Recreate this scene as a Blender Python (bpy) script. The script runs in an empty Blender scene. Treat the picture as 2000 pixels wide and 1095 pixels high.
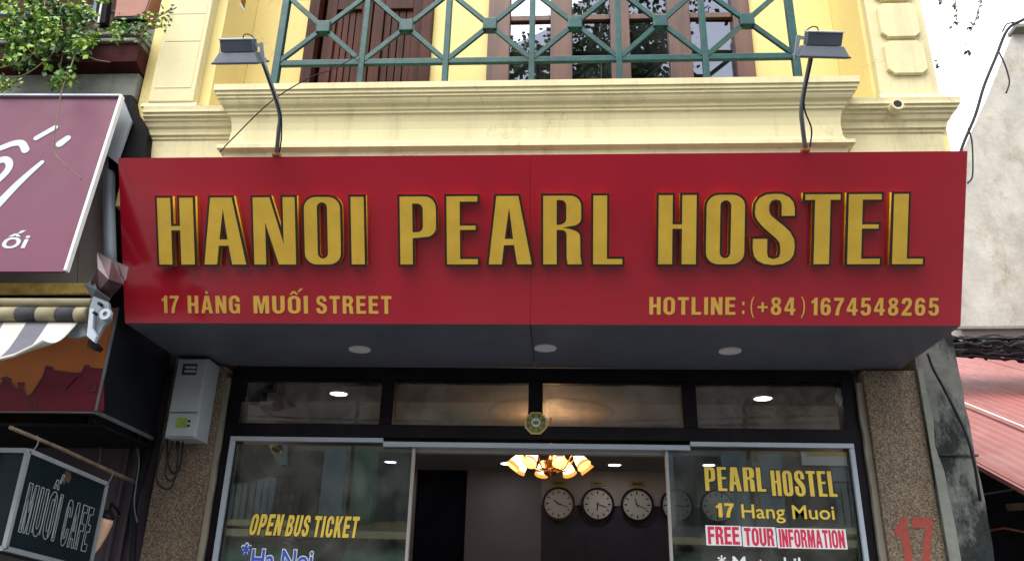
import bpy, bmesh, math, random
from mathutils import Vector, Matrix
R = math.radians
random.seed(7)
sc = bpy.context.scene
col = sc.collection

# ------------------------------------------------------------------ camera
LENS_PX = 1598.6
PITCH, YAW, ROLL = R(22.005), R(-3.58), R(1.379)
O = Vector((0.154, 0.0, 1.6))
F = Vector((math.sin(YAW)*math.cos(PITCH), math.cos(YAW)*math.cos(PITCH), math.sin(PITCH)))
R0 = Vector((math.cos(YAW), -math.sin(YAW), 0)); U0 = R0.cross(F)
RX = R0*math.cos(ROLL) + U0*math.sin(ROLL)
UX = -R0*math.sin(ROLL) + U0*math.cos(ROLL)
cam_d = bpy.data.cameras.new('camera'); cam = bpy.data.objects.new('camera', cam_d)
col.objects.link(cam); sc.camera = cam
cam_d.sensor_width = 36; cam_d.lens = LENS_PX/2000*36
cam_d.clip_start = 0.05; cam_d.clip_end = 2000
cam.matrix_world = Matrix(((RX.x, UX.x, -F.x, O.x), (RX.y, UX.y, -F.y, O.y), (RX.z, UX.z, -F.z, O.z), (0, 0, 0, 1)))

# ------------------------------------------------------------------ world, sun, exposure
SUN_EL, SUN_AZ = R(58), R(200)
w = bpy.data.worlds.new('World'); sc.world = w; w.use_nodes = True
nt = w.node_tree; nt.nodes.clear()
out = nt.nodes.new('ShaderNodeOutputWorld'); bg = nt.nodes.new('ShaderNodeBackground')
sky = nt.nodes.new('ShaderNodeTexSky'); sky.sky_type = 'NISHITA'; sky.sun_disc = False
sky.sun_elevation = SUN_EL; sky.sun_rotation = SUN_AZ; sky.dust_density = 4.0
mx = nt.nodes.new('ShaderNodeMix'); mx.data_type = 'RGBA'
tc = nt.nodes.new('ShaderNodeTexCoord'); nz = nt.nodes.new('ShaderNodeTexNoise'); nz.inputs['Scale'].default_value = 2.2; nz.inputs['Detail'].default_value = 4
cr = nt.nodes.new('ShaderNodeValToRGB')
cr.color_ramp.elements[0].position = .3; cr.color_ramp.elements[0].color = (9.6, 9.9, 10.4, 1)
cr.color_ramp.elements[1].position = .75; cr.color_ramp.elements[1].color = (12.5, 12.5, 12.6, 1)
nt.links.new(tc.outputs['Generated'], nz.inputs['Vector']); nt.links.new(nz.outputs['Fac'], cr.inputs['Fac'])
mx.inputs['Factor'].default_value = .82
nt.links.new(sky.outputs[0], mx.inputs['A']); nt.links.new(cr.outputs[0], mx.inputs['B'])
nt.links.new(mx.outputs['Result'], bg.inputs['Color']); bg.inputs['Strength'].default_value = 0.1
nt.links.new(bg.outputs[0], out.inputs[0])
sd = bpy.data.lights.new('sun', 'SUN'); sd.energy = 1.5; sd.angle = R(45); sd.color = (1, .96, .9)
so = bpy.data.objects.new('sun', sd); col.objects.link(so)
sdir = Vector((math.sin(SUN_AZ)*math.cos(SUN_EL), math.cos(SUN_AZ)*math.cos(SUN_EL), math.sin(SUN_EL)))
so.rotation_euler = sdir.to_track_quat('Z', 'Y').to_euler()
sc.view_settings.view_transform = 'Standard'; sc.view_settings.look = 'None'
sc.view_settings.gamma = 1; sc.view_settings.use_curve_mapping = False
sc.view_settings.exposure = 1.3

# ------------------------------------------------------------------ helpers
def ray(u, v): return F + RX*((u-1000)/LENS_PX) - UX*((v-547.5)/LENS_PX)
def at(u, v, Y): d = ray(u, v); return O + d*(Y/d.y)             # a measured point on the plane y = Y
def atx(u, v, X): d = ray(u, v); return O + d*((X-O.x)/d.x)
def inherit(o, m):
    if m is not None:
        for k in (m if isinstance(m, (list, tuple)) else [m]): o.data.materials.append(k)
def obj(name, bm, m, parent=None, smooth=False, weld=False):
    me = bpy.data.meshes.new(name)
    if smooth:
        for f in bm.faces: f.smooth = True
    bmesh.ops.recalc_face_normals(bm, faces=bm.faces[:])
    bm.to_mesh(me); bm.free()
    o = bpy.data.objects.new(name, me); col.objects.link(o); inherit(o, m)
    if parent is not None: o.parent = parent; o.matrix_parent_inverse = Matrix.Translation(-world_loc(parent))
    return o
def world_loc(o):
    l = o.location.copy()
    while o.parent is not None:
        l = l + o.matrix_parent_inverse.translation; o = o.parent; l = l + o.location
    return l
def tag(o, label=None, cat=None, group=None, kind=None):
    if label: o['label'] = label
    if cat: o['category'] = cat
    if group: o['group'] = group
    if kind: o['kind'] = kind
    return o
def thing(name, label, cat, loc=(0, 0, 0), group=None):
    o = bpy.data.objects.new(name, None); col.objects.link(o); o.location = loc; o.empty_display_size = .1
    return tag(o, label, cat, group)
def copy_tree(o, parent=None):
    c = o.copy(); col.objects.link(c)
    if parent is not None: c.parent = parent
    for ch in [x for x in bpy.data.objects if x.parent == o]: copy_tree(ch, c)
    return c
def B(): return bmesh.new()
def box(bm, x0, x1, y0, y1, z0, z1, bev=0, mi=0):
    M = Matrix.Translation(((x0+x1)/2, (y0+y1)/2, (z0+z1)/2)) @ Matrix.Diagonal((abs(x1-x0), abs(y1-y0), abs(z1-z0), 1))
    n0 = len(bm.faces)
    r = bmesh.ops.create_cube(bm, size=1, matrix=M)
    if bev:
        es = list({e for v in r['verts'] for e in v.link_edges})
        bmesh.ops.bevel(bm, geom=es, offset=bev, segments=2, affect='EDGES', profile=.6)
    if mi:
        bm.faces.ensure_lookup_table()
        for f in bm.faces[n0:]: f.material_index = mi
    return bm
def prism(bm, pts, n, mi=0):
    """closed polygon of 3-D points extruded by vector n"""
    n = Vector(n)
    a = [bm.verts.new(Vector(p)) for p in pts]; b = [bm.verts.new(Vector(p)+n) for p in pts]
    fs = [bm.faces.new(a), bm.faces.new(b[::-1])]
    for i in range(len(a)):
        j = (i+1) % len(a); fs.append(bm.faces.new((a[j], a[i], b[i], b[j])))
    for f in fs: f.material_index = mi
    return bm
def bar(bm, p, q, wd, dp, up=(0, -1, 0)):
    """rectangular bar from p to q: wd across, dp along 'up'"""
    p, q, up = Vector(p), Vector(q), Vector(up).normalized()
    d = (q-p).normalized(); s = d.cross(up).normalized(); up = s.cross(d).normalized()
    pts = [p + s*wd/2 + up*dp/2, p - s*wd/2 + up*dp/2, p - s*wd/2 - up*dp/2, p + s*wd/2 - up*dp/2]
    return prism(bm, pts, q-p)
def tube(bm, pts, r, n=8, cap=True):
    pts = [Vector(p) for p in pts]; rr = r if isinstance(r, (list, tuple)) else [r]*len(pts)
    rings = []; ref = Vector((.13, .31, .94)).normalized()
    for i, p in enumerate(pts):
        d = (pts[min(i+1, len(pts)-1)] - pts[max(i-1, 0)]).normalized()
        if abs(d.dot(ref)) > .97: ref = Vector((1, .1, 0)).normalized()
        s = d.cross(ref).normalized(); t = s.cross(d).normalized()
        rings.append([bm.verts.new(p + (s*math.cos(2*math.pi*k/n) + t*math.sin(2*math.pi*k/n))*rr[i]) for k in range(n)])
    for a, b in zip(rings, rings[1:]):
        for k in range(n):
            f = bm.faces.new((a[k], a[(k+1) % n], b[(k+1) % n], b[k])); f.smooth = True
    if cap:
        bm.faces.new(rings[0][::-1]); bm.faces.new(rings[-1])
    return bm
def smooth_path(pts, k=6):
    pts = [Vector(p) for p in pts]; o = []
    P_ = [pts[0]*2-pts[1]] + pts + [pts[-1]*2-pts[-2]]
    for i in range(1, len(P_)-2):
        p0, p1, p2, p3 = P_[i-1:i+3]
        for j in range(k):
            t = j/k
            o.append(.5*((2*p1) + (p2-p0)*t + (2*p0-5*p1+4*p2-p3)*t*t + (3*p1-p0-3*p2+p3)*t**3))
    o.append(pts[-1]); return o
def disc(bm, c, r, h, axis='z', n=32):
    c = Vector(c); Rm = {'z': Matrix(), 'y': Matrix.Rotation(R(90), 4, 'X'), 'x': Matrix.Rotation(R(90), 4, 'Y')}[axis]
    bmesh.ops.create_cone(bm, cap_ends=True, segments=n, radius1=r, radius2=r, depth=h, matrix=Matrix.Translation(c) @ Rm)
    return bm
def ring(bm, c, r0, r1, h, n=40, axis='y'):
    """flat ring around axis y (or z)"""
    c = Vector(c); L = []
    for rr, d in ((r1, -h/2), (r1, h/2), (r0, h/2), (r0, -h/2)):
        L.append([bm.verts.new(c + (Vector((math.cos(2*math.pi*k/n)*rr, d, math.sin(2*math.pi*k/n)*rr)) if axis == 'y'
                 else Vector((math.cos(2*math.pi*k/n)*rr, math.sin(2*math.pi*k/n)*rr, d)))) for k in range(n)])
    for a in range(4):
        A, C = L[a], L[(a+1) % 4]
        for k in range(n): bm.faces.new((A[k], A[(k+1) % n], C[(k+1) % n], C[k]))
    return bm
def lathe(bm, prof, c, n=16, M=None):
    c = Vector(c); M = M or Matrix(); rows = []
    for r, z in prof:
        rows.append([bm.verts.new(c + M @ Vector((math.cos(2*math.pi*k/n)*r, math.sin(2*math.pi*k/n)*r, z))) for k in range(n)])
    for a, b in zip(rows, rows[1:]):
        for k in range(n):
            f = bm.faces.new((a[k], a[(k+1) % n], b[(k+1) % n], b[k])); f.smooth = True
    return bm
def cornice(bm, x0, x1, y, prof, yback, l=True, r=True):
    """moulding wrapped round the left, front and right of a block; prof = (out, z) from the top down"""
    rows = []
    for d, z in prof:
        xa = x0-d if l else x0; xb = x1+d if r else x1
        rows.append([bm.verts.new(p) for p in ((xa, yback, z), (xa, y-d, z), (xb, y-d, z), (xb, yback, z))])
    for a, b in zip(rows, rows[1:]):
        for k in range(4): bm.faces.new((a[k], b[k], b[(k+1) % 4], a[(k+1) % 4]))
    bm.faces.new(rows[0]); bm.faces.new(rows[-1][::-1]); return bm

# ---- lettering
def text_mesh(body, wdt, hgt, ext=.002, off=0.0, cap=None, space=1.0):
    """built-in font text as a mesh in x/y, capital height hgt (from the letter H), total width wdt, origin bottom left"""
    def raw(t, o_, e_):
        c = bpy.data.curves.new('t', 'FONT'); c.body = t; c.offset = o_; c.extrude = e_; c.resolution_u = 3; c.space_character = space
        o = bpy.data.objects.new('t', c); col.objects.link(o); bpy.context.view_layer.update()
        m = bpy.data.meshes.new_from_object(o.evaluated_get(bpy.context.evaluated_depsgraph_get()))
        bpy.data.objects.remove(o); bpy.data.curves.remove(c); return m
    m = raw(body, off, 0.5)
    ref = raw(cap or 'H', 0, 0)
    hy = max(v.co.y for v in ref.vertices); ref0 = raw(body, 0, 0)
    xs = [v.co.x for v in ref0.vertices]; x0, x1 = min(xs), max(xs)
    sx = wdt/(x1-x0); sy = hgt/hy
    for v in m.vertices: v.co = Vector(((v.co.x-x0)*sx, v.co.y*sy, v.co.z*ext))
    return m
def place_text(name, body, mat_, parent, org, ux, uy, wdt, hgt, ext=.002, off=0.0, shear=0, space=1.0):
    m = text_mesh(body, wdt, hgt, ext, off, space=space); ux = Vector(ux).normalized(); uy = Vector(uy).normalized(); un = ux.cross(uy)
    for v in m.vertices:
        a, b, c = v.co; v.co = Vector(org) + ux*(a + b*shear) + uy*b + un*c
    o = bpy.data.objects.new(name, m); m.materials.clear(); m.materials.append(mat_); col.objects.link(o)
    if parent is not None: o.parent = parent; o.matrix_parent_inverse = Matrix.Translation(-world_loc(parent))
    return o

# ------------------------------------------------------------------ materials
class N:
    def __init__(s, name):
        s.m = bpy.data.materials.new(name); s.m.use_nodes = True; s.t = s.m.node_tree; s.b = s.t.nodes['Principled BSDF']
        s.out = s.t.nodes['Material Output']
    def n(s, k, **kw):
        x = s.t.nodes.new(k)
        for a, v in kw.items():
            if a in x.inputs.keys(): x.inputs[a].default_value = v
            else: setattr(x, a, v)
        return x
    def l(s, a, b): s.t.links.new(a, b)
    def coord(s, scale=(1, 1, 1)):
        c = s.n('ShaderNodeTexCoord'); mp = s.n('ShaderNodeMapping'); mp.inputs['Scale'].default_value = scale
        s.l(c.outputs['Object'], mp.inputs[0]); return mp.outputs[0]
    def noise(s, scale, detail=6, rough=.6, stretch=(1, 1, 1)):
        x = s.n('ShaderNodeTexNoise'); x.inputs['Scale'].default_value = scale; x.inputs['Detail'].default_value = detail
        x.inputs['Roughness'].default_value = rough; s.l(s.coord(stretch), x.inputs['Vector']); return x.outputs['Fac']
    def ramp(s, f, *st):
        x = s.n('ShaderNodeValToRGB'); e = x.color_ramp.elements
        while len(e) < len(st): e.new(.5)
        for k, (p, c) in enumerate(st):
            e[k].position = p; e[k].color = (*c, 1) if not isinstance(c, (int, float)) else (c, c, c, 1)
        s.l(f, x.inputs[0]); return x.outputs[0]
    def mix(s, f, a, b, mode='MIX'):
        x = s.n('ShaderNodeMix'); x.data_type = 'RGBA'; x.blend_type = mode
        for v, i in ((f, 'Factor'), (a, 'A'), (b, 'B')):
            if isinstance(v, (int, float)): x.inputs[i].default_value = v
            elif isinstance(v, tuple): x.inputs[i].default_value = (*v, 1)
            else: s.l(v, x.inputs[i])
        return x.outputs['Result']
    def bump(s, h, st=.3, dist=.01):
        x = s.n('ShaderNodeBump'); x.inputs['Strength'].default_value = st; x.inputs['Distance'].default_value = dist
        s.l(h, x.inputs['Height']); s.l(x.outputs[0], s.b.inputs['Normal'])
def c2(c, k): return tuple(min(1, x*k) for x in c)
def mat(name, c, rough=.6, metal=0, var=.15, scale=6, bump=.1, bscale=60, coat=0, dirt=None, dscale=2.5, damt=.5, stretch=(1, 1, 1)):
    s = N(name); s.b.inputs['Roughness'].default_value = rough; s.b.inputs['Metallic'].default_value = metal
    f = s.noise(scale, 5, .6, stretch)
    cc = s.ramp(f, (.3, c2(c, 1-var)), (.7, c2(c, 1+var)))
    if dirt:
        g = s.noise(dscale, 8, .68, stretch); k = s.ramp(g, (.5, 0.0), (.72, damt)); cc = s.mix(k, cc, dirt)
    s.l(cc, s.b.inputs['Base Color'])
    rf = s.ramp(s.noise(scale*3), (.3, max(.03, rough-.08)), (.7, min(1, rough+.08))); s.l(rf, s.b.inputs['Roughness'])
    if bump: s.bump(s.noise(bscale, 4), bump, .004)
    if coat: s.b.inputs['Coat Weight'].default_value = coat; s.b.inputs['Coat Roughness'].default_value = .12
    return s.m
def plaster(name, c, dirtc=(.25, .2, .1), damt=.35, streak=.25, rough=.82, bump=.25):
    s = N(name)
    big = s.ramp(s.noise(1.3, 8, .65), (.3, c2(c, .9)), (.7, c2(c, 1.06)))
    st = s.ramp(s.noise(7, 6, .7, (1, 1, .09)), (.5, 0.0), (.78, streak))
    cc = s.mix(st, big, dirtc)
    bl = s.ramp(s.noise(3.1, 9, .75), (.56, 0.0), (.74, damt)); cc = s.mix(bl, cc, c2(dirtc, .9))
    sp = s.ramp(s.noise(55, 3, .8), (.68, 0.0), (.8, .25)); cc = s.mix(sp, cc, dirtc)
    dr_ = s.ramp(s.noise(16, 5, .75, (1, 1, .04)), (.62, 0.0), (.76, streak*1.3)); cc = s.mix(dr_, cc, c2(dirtc, .8))
    vo = s.n('ShaderNodeTexVoronoi'); vo.feature = 'DISTANCE_TO_EDGE'; vo.inputs['Scale'].default_value = 1.7
    wv = s.n('ShaderNodeTexNoise'); wv.inputs['Scale'].default_value = 5; wv.inputs['Detail'].default_value = 8; s.l(s.coord(), wv.inputs['Vector'])
    ad = s.n('ShaderNodeMix'); ad.data_type = 'RGBA'; ad.blend_type = 'ADD'; ad.inputs['Factor'].default_value = .35; s.l(s.coord(), ad.inputs['A']); s.l(wv.outputs['Color'], ad.inputs['B']); s.l(ad.outputs['Result'], vo.inputs['Vector'])
    ck = s.ramp(vo.outputs['Distance'], (.0, .45), (.005, 0.0)); mk = s.ramp(s.noise(1.1, 3), (.5, 0.0), (.58, .8)); cm = s.mix(1.0, ck, mk, 'MULTIPLY'); cc = s.mix(cm, cc, c2(dirtc, .5))
    s.l(cc, s.b.inputs['Base Color']); s.b.inputs['Roughness'].default_value = rough
    s.bump(s.noise(28, 8, .7), bump, .006); return s.m
def emit(name, c, st):
    s = N(name); s.b.inputs['Base Color'].default_value = (*c2(c, .8), 1)
    s.b.inputs['Emission Color'].default_value = (*c, 1); s.b.inputs['Emission Strength'].default_value = st
    s.l(s.ramp(s.noise(8), (.2, c2(c, .9)), (.8, c)), s.b.inputs['Emission Color']); return s.m
def glass(name, tint=(.8, .85, .83), ior=1.6, rough=.0, smudge=.03, gcol=(.95, .97, .97)):
    s = N(name); s.t.nodes.remove(s.b)
    tr = s.n('ShaderNodeBsdfTransparent'); tr.inputs[0].default_value = (*tint, 1)
    gl = s.n('ShaderNodeBsdfGlossy'); gl.inputs['Roughness'].default_value = rough; gl.inputs['Color'].default_value = (*gcol, 1)
    df = s.n('ShaderNodeBsdfDiffuse'); df.inputs[0].default_value = (.5, .5, .47, 1)
    fr = s.n('ShaderNodeFresnel'); fr.inputs['IOR'].default_value = ior
    m1 = s.n('ShaderNodeMixShader'); s.l(fr.outputs[0], m1.inputs[0]); s.l(tr.outputs[0], m1.inputs[1]); s.l(gl.outputs[0], m1.inputs[2])
    m2 = s.n('ShaderNodeMixShader'); sm = s.ramp(s.noise(4, 6, .7), (.4, 0.0), (.8, smudge*2)); s.l(sm, m2.inputs[0])
    s.l(m1.outputs[0], m2.inputs[1]); s.l(df.outputs[0], m2.inputs[2]); s.l(m2.outputs[0], s.out.inputs[0]); return s.m
def wood(name, c, c_dark, scale=14):
    s = N(name); f = s.noise(scale, 8, .7, (1, 1, .07)); cc = s.ramp(f, (.3, c_dark), (.55, c), (.8, c2(c, 1.5)))
    g = s.ramp(s.noise(2.2, 6), (.35, .55), (.7, 1.0)); cc = s.mix(1.0, cc, g, 'MULTIPLY')
    s.l(cc, s.b.inputs['Base Color']); s.b.inputs['Roughness'].default_value = .5; s.bump(f, .35, .004); return s.m

M = {}
def spec(k, v): M[k].node_tree.nodes['Principled BSDF'].inputs['Specular IOR Level'].default_value = v
def grimy(name, c, dark, lo, hi, fine=11, streak=.5):
    s = N(name); n1 = s.noise(2.6, 9, .72, (1, 1, .55)); k = s.ramp(n1, (lo, 0.0), (hi, 1.0))
    base = s.ramp(s.noise(fine, 7, .7), (.3, c2(c, .72)), (.7, c2(c, 1.15)))
    st = s.ramp(s.noise(9, 5, .7, (1, 1, .2)), (.55, 0.0), (.8, streak)); base = s.mix(st, base, c2(dark, 2.2))
    cc = s.mix(k, base, s.ramp(s.noise(30, 5, .7), (.3, dark), (.7, c2(dark, 2.4)))); s.l(cc, s.b.inputs['Base Color'])
    s.b.inputs['Roughness'].default_value = .92; s.b.inputs['Specular IOR Level'].default_value = .2; s.bump(s.noise(22, 9, .75), .6, .01); return s.m
M['yellow'] = plaster('yellow_plaster', (.80, .66, .28), (.50, .38, .15), .14, .12)
M['cream'] = plaster('cream_moulding_plaster', (.67, .60, .355), (.24, .20, .10), .45, .42)
M['grime'] = grimy('grimy_mould_plaster', (.16, .17, .155), (.012, .015, .015), .45, .55)
M['concrete'] = grimy('old_concrete', (.20, .21, .185), (.04, .05, .03), .56, .72, 7, .4)
M['far_concrete'] = grimy('far_stained_concrete', (.40, .385, .345), (.15, .13, .095), .50, .72, 2.2, .4)
M['green'] = mat('green_gloss_paint', (.001, .058, .056), .38, var=.35, scale=9, bump=.25, bscale=50, dirt=(.09, .11, .10), dscale=16, damt=.35)
M['shutter'] = wood('reddish_shutter_wood', (.085, .026, .018), (.022, .007, .005))
M['frame_wood'] = wood('brown_window_wood', (.15, .058, .036), (.045, .017, .012))
M['maroon'] = mat('maroon_paint_old', (.045, .009, .009), .7, var=.5, scale=7, bump=.4, bscale=30, dirt=(.02, .02, .015), damt=.8, dscale=5)
def red_panel():
    s = N('red_sign_panel'); cc = s.ramp(s.noise(.9, 4, .5), (.3, (.33, .001, .014)), (.7, (.41, .002, .020)))
    s.l(cc, s.b.inputs['Base Color']); s.b.inputs['Roughness'].default_value = .42
    s.b.inputs['Coat Weight'].default_value = 1; s.b.inputs['Coat IOR'].default_value = 1.7; s.b.inputs['Coat Roughness'].default_value = .14; s.b.inputs['Specular IOR Level'].default_value = .3
    s.bump(s.noise(1.6, 2, .4), .25, .03); return s.m
M['red'] = red_panel()
M['soffit'] = mat('grey_aluminium_panel', (.115, .13, .17), .45, var=.1, scale=2.5, bump=.05, bscale=3, coat=.2)
M['gold'] = mat('gold_letter_face', (.60, .385, .045), .4, var=.1, scale=9, bump=.04)
M['gold_side'] = mat('gold_letter_return', (.80, .50, .05), .25, var=.08)
M['gold_print'] = mat('gold_vinyl_print', (.68, .40, .07), .5, var=.06, bump=0)
M['trim'] = mat('dark_letter_trim', (.03, .012, .008), .4, var=.2)
M['black'] = mat('black_enamel', (.013, .013, .016), .35, var=.3)
M['rubber'] = mat('black_cable_rubber', (.02, .02, .024), .5, var=.3, scale=20)
M['darkframe'] = mat('near_black_frame', (.007, .005, .008), .4, var=.4, scale=5, dirt=(.02, .018, .016), damt=.3)
M['alu'] = mat('white_aluminium', (.34, .39, .45), .4, metal=.1, var=.06)
M['steel'] = mat('grey_steel', (.16, .19, .22), .45, metal=.3, var=.2, dirt=(.12, .07, .04), dscale=12, damt=.5)
M['lampgrey'] = mat('dark_floodlight_cast_metal', (.10, .12, .15), .5, metal=.2, var=.15)
M['lampframe'] = mat('light_grey_lamp_edge', (.55, .62, .68), .45, metal=.1, var=.1)
M['lampglass'] = mat('unlit_lamp_glass', (.5, .52, .54), .1, var=.05, coat=1)
M['rust'] = mat('rust', (.25, .08, .03), .8, var=.5, scale=20)
M['rust_dim'] = mat('old_rust_stain', (.075, .035, .02), .85, var=.5, scale=20)
M['off_disc'] = mat('frosted_unlit_lamp_disc', (.72, .72, .74), .5, var=.04)
def pebble():
    s = N('granolithic_pebbledash'); v = s.n('ShaderNodeTexVoronoi'); v.inputs['Scale'].default_value = 150; s.l(s.coord(), v.inputs['Vector'])
    cc = s.ramp(v.outputs['Color'], (.1, (.09, .064, .045)), (.5, (.195, .148, .105)), (.95, (.34, .28, .21)))
    g = s.ramp(s.noise(2.3, 7, .7, (1, 1, .35)), (.35, .62), (.7, 1.0)); cc = s.mix(1.0, cc, g, 'MULTIPLY')
    s.l(cc, s.b.inputs['Base Color']); s.b.inputs['Roughness'].default_value = .8
    s.bump(v.outputs['Distance'], .8, .004); return s.m
M['pebble'] = pebble()
M['putty'] = plaster('old_cream_putty', (.24, .215, .165), (.05, .04, .03), .6, .4)
M['meter'] = mat('grey_plastic_box', (.33, .37, .39), .5, var=.07, scale=4, dirt=(.2, .2, .18), damt=.3)
M['sticker_green'] = mat('lime_sticker', (.2, .3, .05), .6, var=.2, scale=20, bump=0)
M['meter_glass'] = mat('dark_meter_window', (.03, .06, .07), .1, var=.3, coat=1)
M['purple'] = mat('faded_maroon_sign_face', (.135, .036, .070), .5, var=.08, scale=2, bump=.04, dirt=(.13, .06, .09), damt=.3, dscale=1.5)
M['white_paint'] = mat('white_sign_paint', (.45, .50, .53), .5, var=.05)
M['brown_panel'] = mat('brown_grey_aluminium', (.24, .21, .19), .5, var=.12, scale=2, dirt=(.1, .09, .08), damt=.4)
M['cheek'] = mat('pale_grey_sheet', (.26, .29, .31), .55, var=.1, dirt=(.15, .16, .16), damt=.4)
M['pvc'] = mat('blue_grey_pipe', (.12, .145, .17), .5, var=.12)
M['infill'] = mat('black_infill', (.002, .002, .003), .6, var=.5, bump=.6, bscale=10)
M['chip_yellow'] = mat('chipped_yellow_paint', (.66, .46, .12), .7, var=.3, scale=16, dirt=(.07, .065, .06), dscale=7, damt=1)
M['awn_dark'] = mat('awning_grey_stripe', (.09, .09, .115), .85, var=.12, bump=.2, bscale=120)
M['awn_light'] = mat('awning_white_stripe', (.46, .45, .41), .85, dirt=(.2, .18, .14), dscale=4, damt=.6, var=.12, bump=.2, bscale=120)
M['roll_dark'] = mat('rolled_fabric_black', (.03, .03, .04), .85, var=.2)
M['roll_light'] = mat('rolled_fabric_cream', (.24, .21, .13), .85, var=.2)
M['orange'] = mat('orange_mural_paint', (.27, .085, .022), .6, var=.18, scale=3, bump=.05)
M['mural_red'] = mat('maroon_mural_paint', (.095, .010, .018), .6, var=.25, scale=4, bump=.05)
M['mural_dark'] = mat('dark_mural_line', (.035, .008, .012), .6, var=.2)
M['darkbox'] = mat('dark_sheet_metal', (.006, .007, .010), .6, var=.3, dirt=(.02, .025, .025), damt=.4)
M['purple_wall'] = plaster('dull_purple_wall', (.055, .042, .052), (.02, .018, .02), .5, .6)
M['board'] = mat('blackboard_face', (.007, .014, .019), .5, var=.4, scale=4)
M['chalk'] = mat('chalk_marks', (.30, .34, .34), .9, var=.2, scale=30)
M['board_frame'] = mat('pale_sign_edging', (.24, .27, .29), .6, var=.15)
M['bamboo'] = wood('weathered_pole', (.34, .24, .16), (.14, .10, .08))
M['peach'] = mat('peach_lamp_glass', (.72, .45, .30), .3, var=.1)
M['flap'] = mat('torn_maroon_plastic', (.065, .03, .038), .5, var=.45, scale=6, coat=.3)
M['flap_grey'] = mat('torn_grey_backing', (.08, .09, .10), .5, var=.2)
M['leaf1'] = mat('leaf_mid_green', (.07, .17, .022), .5, var=.4, scale=4, bump=0)
M['leaf2'] = mat('leaf_yellow_green', (.22, .36, .04), .5, var=.35, scale=4, bump=0)
M['leaf3'] = mat('leaf_dark_green', (.02, .06, .015), .5, var=.4, scale=4, bump=0)
for k in ('leaf1', 'leaf2', 'leaf3'):
    M[k].node_tree.nodes['Principled BSDF'].inputs['Transmission Weight'].default_value = 0
M['stem'] = mat('brown_stem', (.16, .12, .07), .8, var=.3, scale=20)
M['bark'] = mat('tree_bark', (.09, .07, .05), .9, var=.4, scale=12, bump=.7, bscale=20)
M['pot'] = mat('pink_terracotta', (.36, .17, .13), .75, var=.15, scale=5, dirt=(.2, .12, .1), damt=.4)
M['blue_rail'] = mat('blue_painted_rail', (.05, .10, .19), .45, var=.4, scale=20, dirt=(.2, .22, .22), damt=.5, dscale=14)
M['pink_roof'] = mat('faded_red_corrugated_sheet', (.33, .115, .105), .6, var=.14, scale=2.2, bump=.08, dirt=(.42, .24, .22), damt=.6, dscale=3, stretch=(1, .25, 1))
M['white_flash'] = mat('white_flashing', (.60, .56, .54), .6, var=.05)
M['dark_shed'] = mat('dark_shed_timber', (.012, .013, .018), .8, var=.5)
M['room_wall'] = plaster('room_paint', (.17, .165, .185), (.1, .095, .11), .2, .1, .7, .08)
M['room_ceiling'] = mat('room_ceiling_paint', (.24, .24, .25), .75, var=.05, scale=1)
M['room_panel'] = mat('white_wall_band', (.30, .28, .27), .6, var=.06)
M['room_dark'] = mat('navy_wall_panelling', (.05, .05, .075), .6, var=.15)
M['doorway_black'] = mat('near_black_doorway', (.006, .006, .014), .9, var=.3)
M['room_floor'] = mat('room_floor_tile', (.3, .28, .25), .3, var=.1)
M['downlight'] = emit('lit_downlight', (1, .97, .9), 16)
M['bulb_shade'] = emit('lit_amber_shade', (1, .60, .20), .8)
M['shade_rim'] = emit('amber_shade_rim', (1, .38, .07), .55)
M['shade_hot'] = emit('glowing_shade_middle', (1, .82, .5), 1.6)
M['brass'] = mat('warm_brass', (.45, .2, .08), .3, metal=.9, var=.15)
M['clock_face'] = mat('clock_paper', (.5, .5, .5), .5, var=.05, bump=0)
M['clock_rim'] = mat('clock_black_rim', (.015, .014, .018), .3, var=.1)
M['olive'] = mat('olive_gold_plate', (.22, .19, .05), .45, var=.2)
M['emblem_gold'] = mat('emblem_gold', (.55, .46, .17), .35, metal=.3, var=.12)
M['emblem_green'] = mat('emblem_olive', (.13, .14, .02), .45, var=.35, scale=30)
M['emblem_white'] = mat('emblem_mirror', (.66, .70, .70), .25, var=.2, scale=40)
M['glass'] = glass('shop_glass', (.66, .74, .72), 1.75, smudge=.09)
M['transom_glass'] = glass('transom_glass', (.78, .78, .80), 1.5, smudge=.2)
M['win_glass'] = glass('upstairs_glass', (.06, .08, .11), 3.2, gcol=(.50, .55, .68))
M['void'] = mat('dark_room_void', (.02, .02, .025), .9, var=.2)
M['v_yellow'] = mat('yellow_vinyl', (.72, .52, .06), .5, var=.1, bump=0)
M['v_dark'] = mat('black_vinyl_outline', (.006, .006, .010), .5, var=.1, bump=0)
M['v_blue'] = mat('blue_vinyl', (.03, .09, .50), .5, var=.1, bump=0)
M['v_white'] = mat('white_vinyl', (.75, .77, .78), .5, var=.05, bump=0)
M['v_red'] = mat('red_vinyl', (.60, .015, .07), .5, var=.05, bump=0)
M['red17'] = mat('worn_red_stencil_paint', (.27, .045, .03), .8, var=.2, scale=60)
M['asphalt'] = mat('asphalt', (.035, .035, .037), .85, var=.2, scale=20, bump=.4, bscale=200)
def patchy_gloss():  # glossy patches invented on the unseen road for uneven reflections in the sign
    s = N('patchy_gloss_asphalt'); cc = s.ramp(s.noise(18), (.3, (.035, .035, .037)), (.7, (.065, .065, .067))); s.l(cc, s.b.inputs['Base Color'])
    s.l(s.ramp(s.noise(.45, 5, .6), (.42, .12), (.60, .75)), s.b.inputs['Roughness']); s.bump(s.noise(160), .2, .004); return s.m
M['asphalt'] = patchy_gloss()
M['paving'] = mat('grey_paving', (.10, .095, .088), .8, var=.15, scale=3, bump=.3)
M['opp_wall'] = plaster('opposite_ochre_plaster', (.26, .215, .13), (.08, .06, .04), .5, .4)
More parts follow.
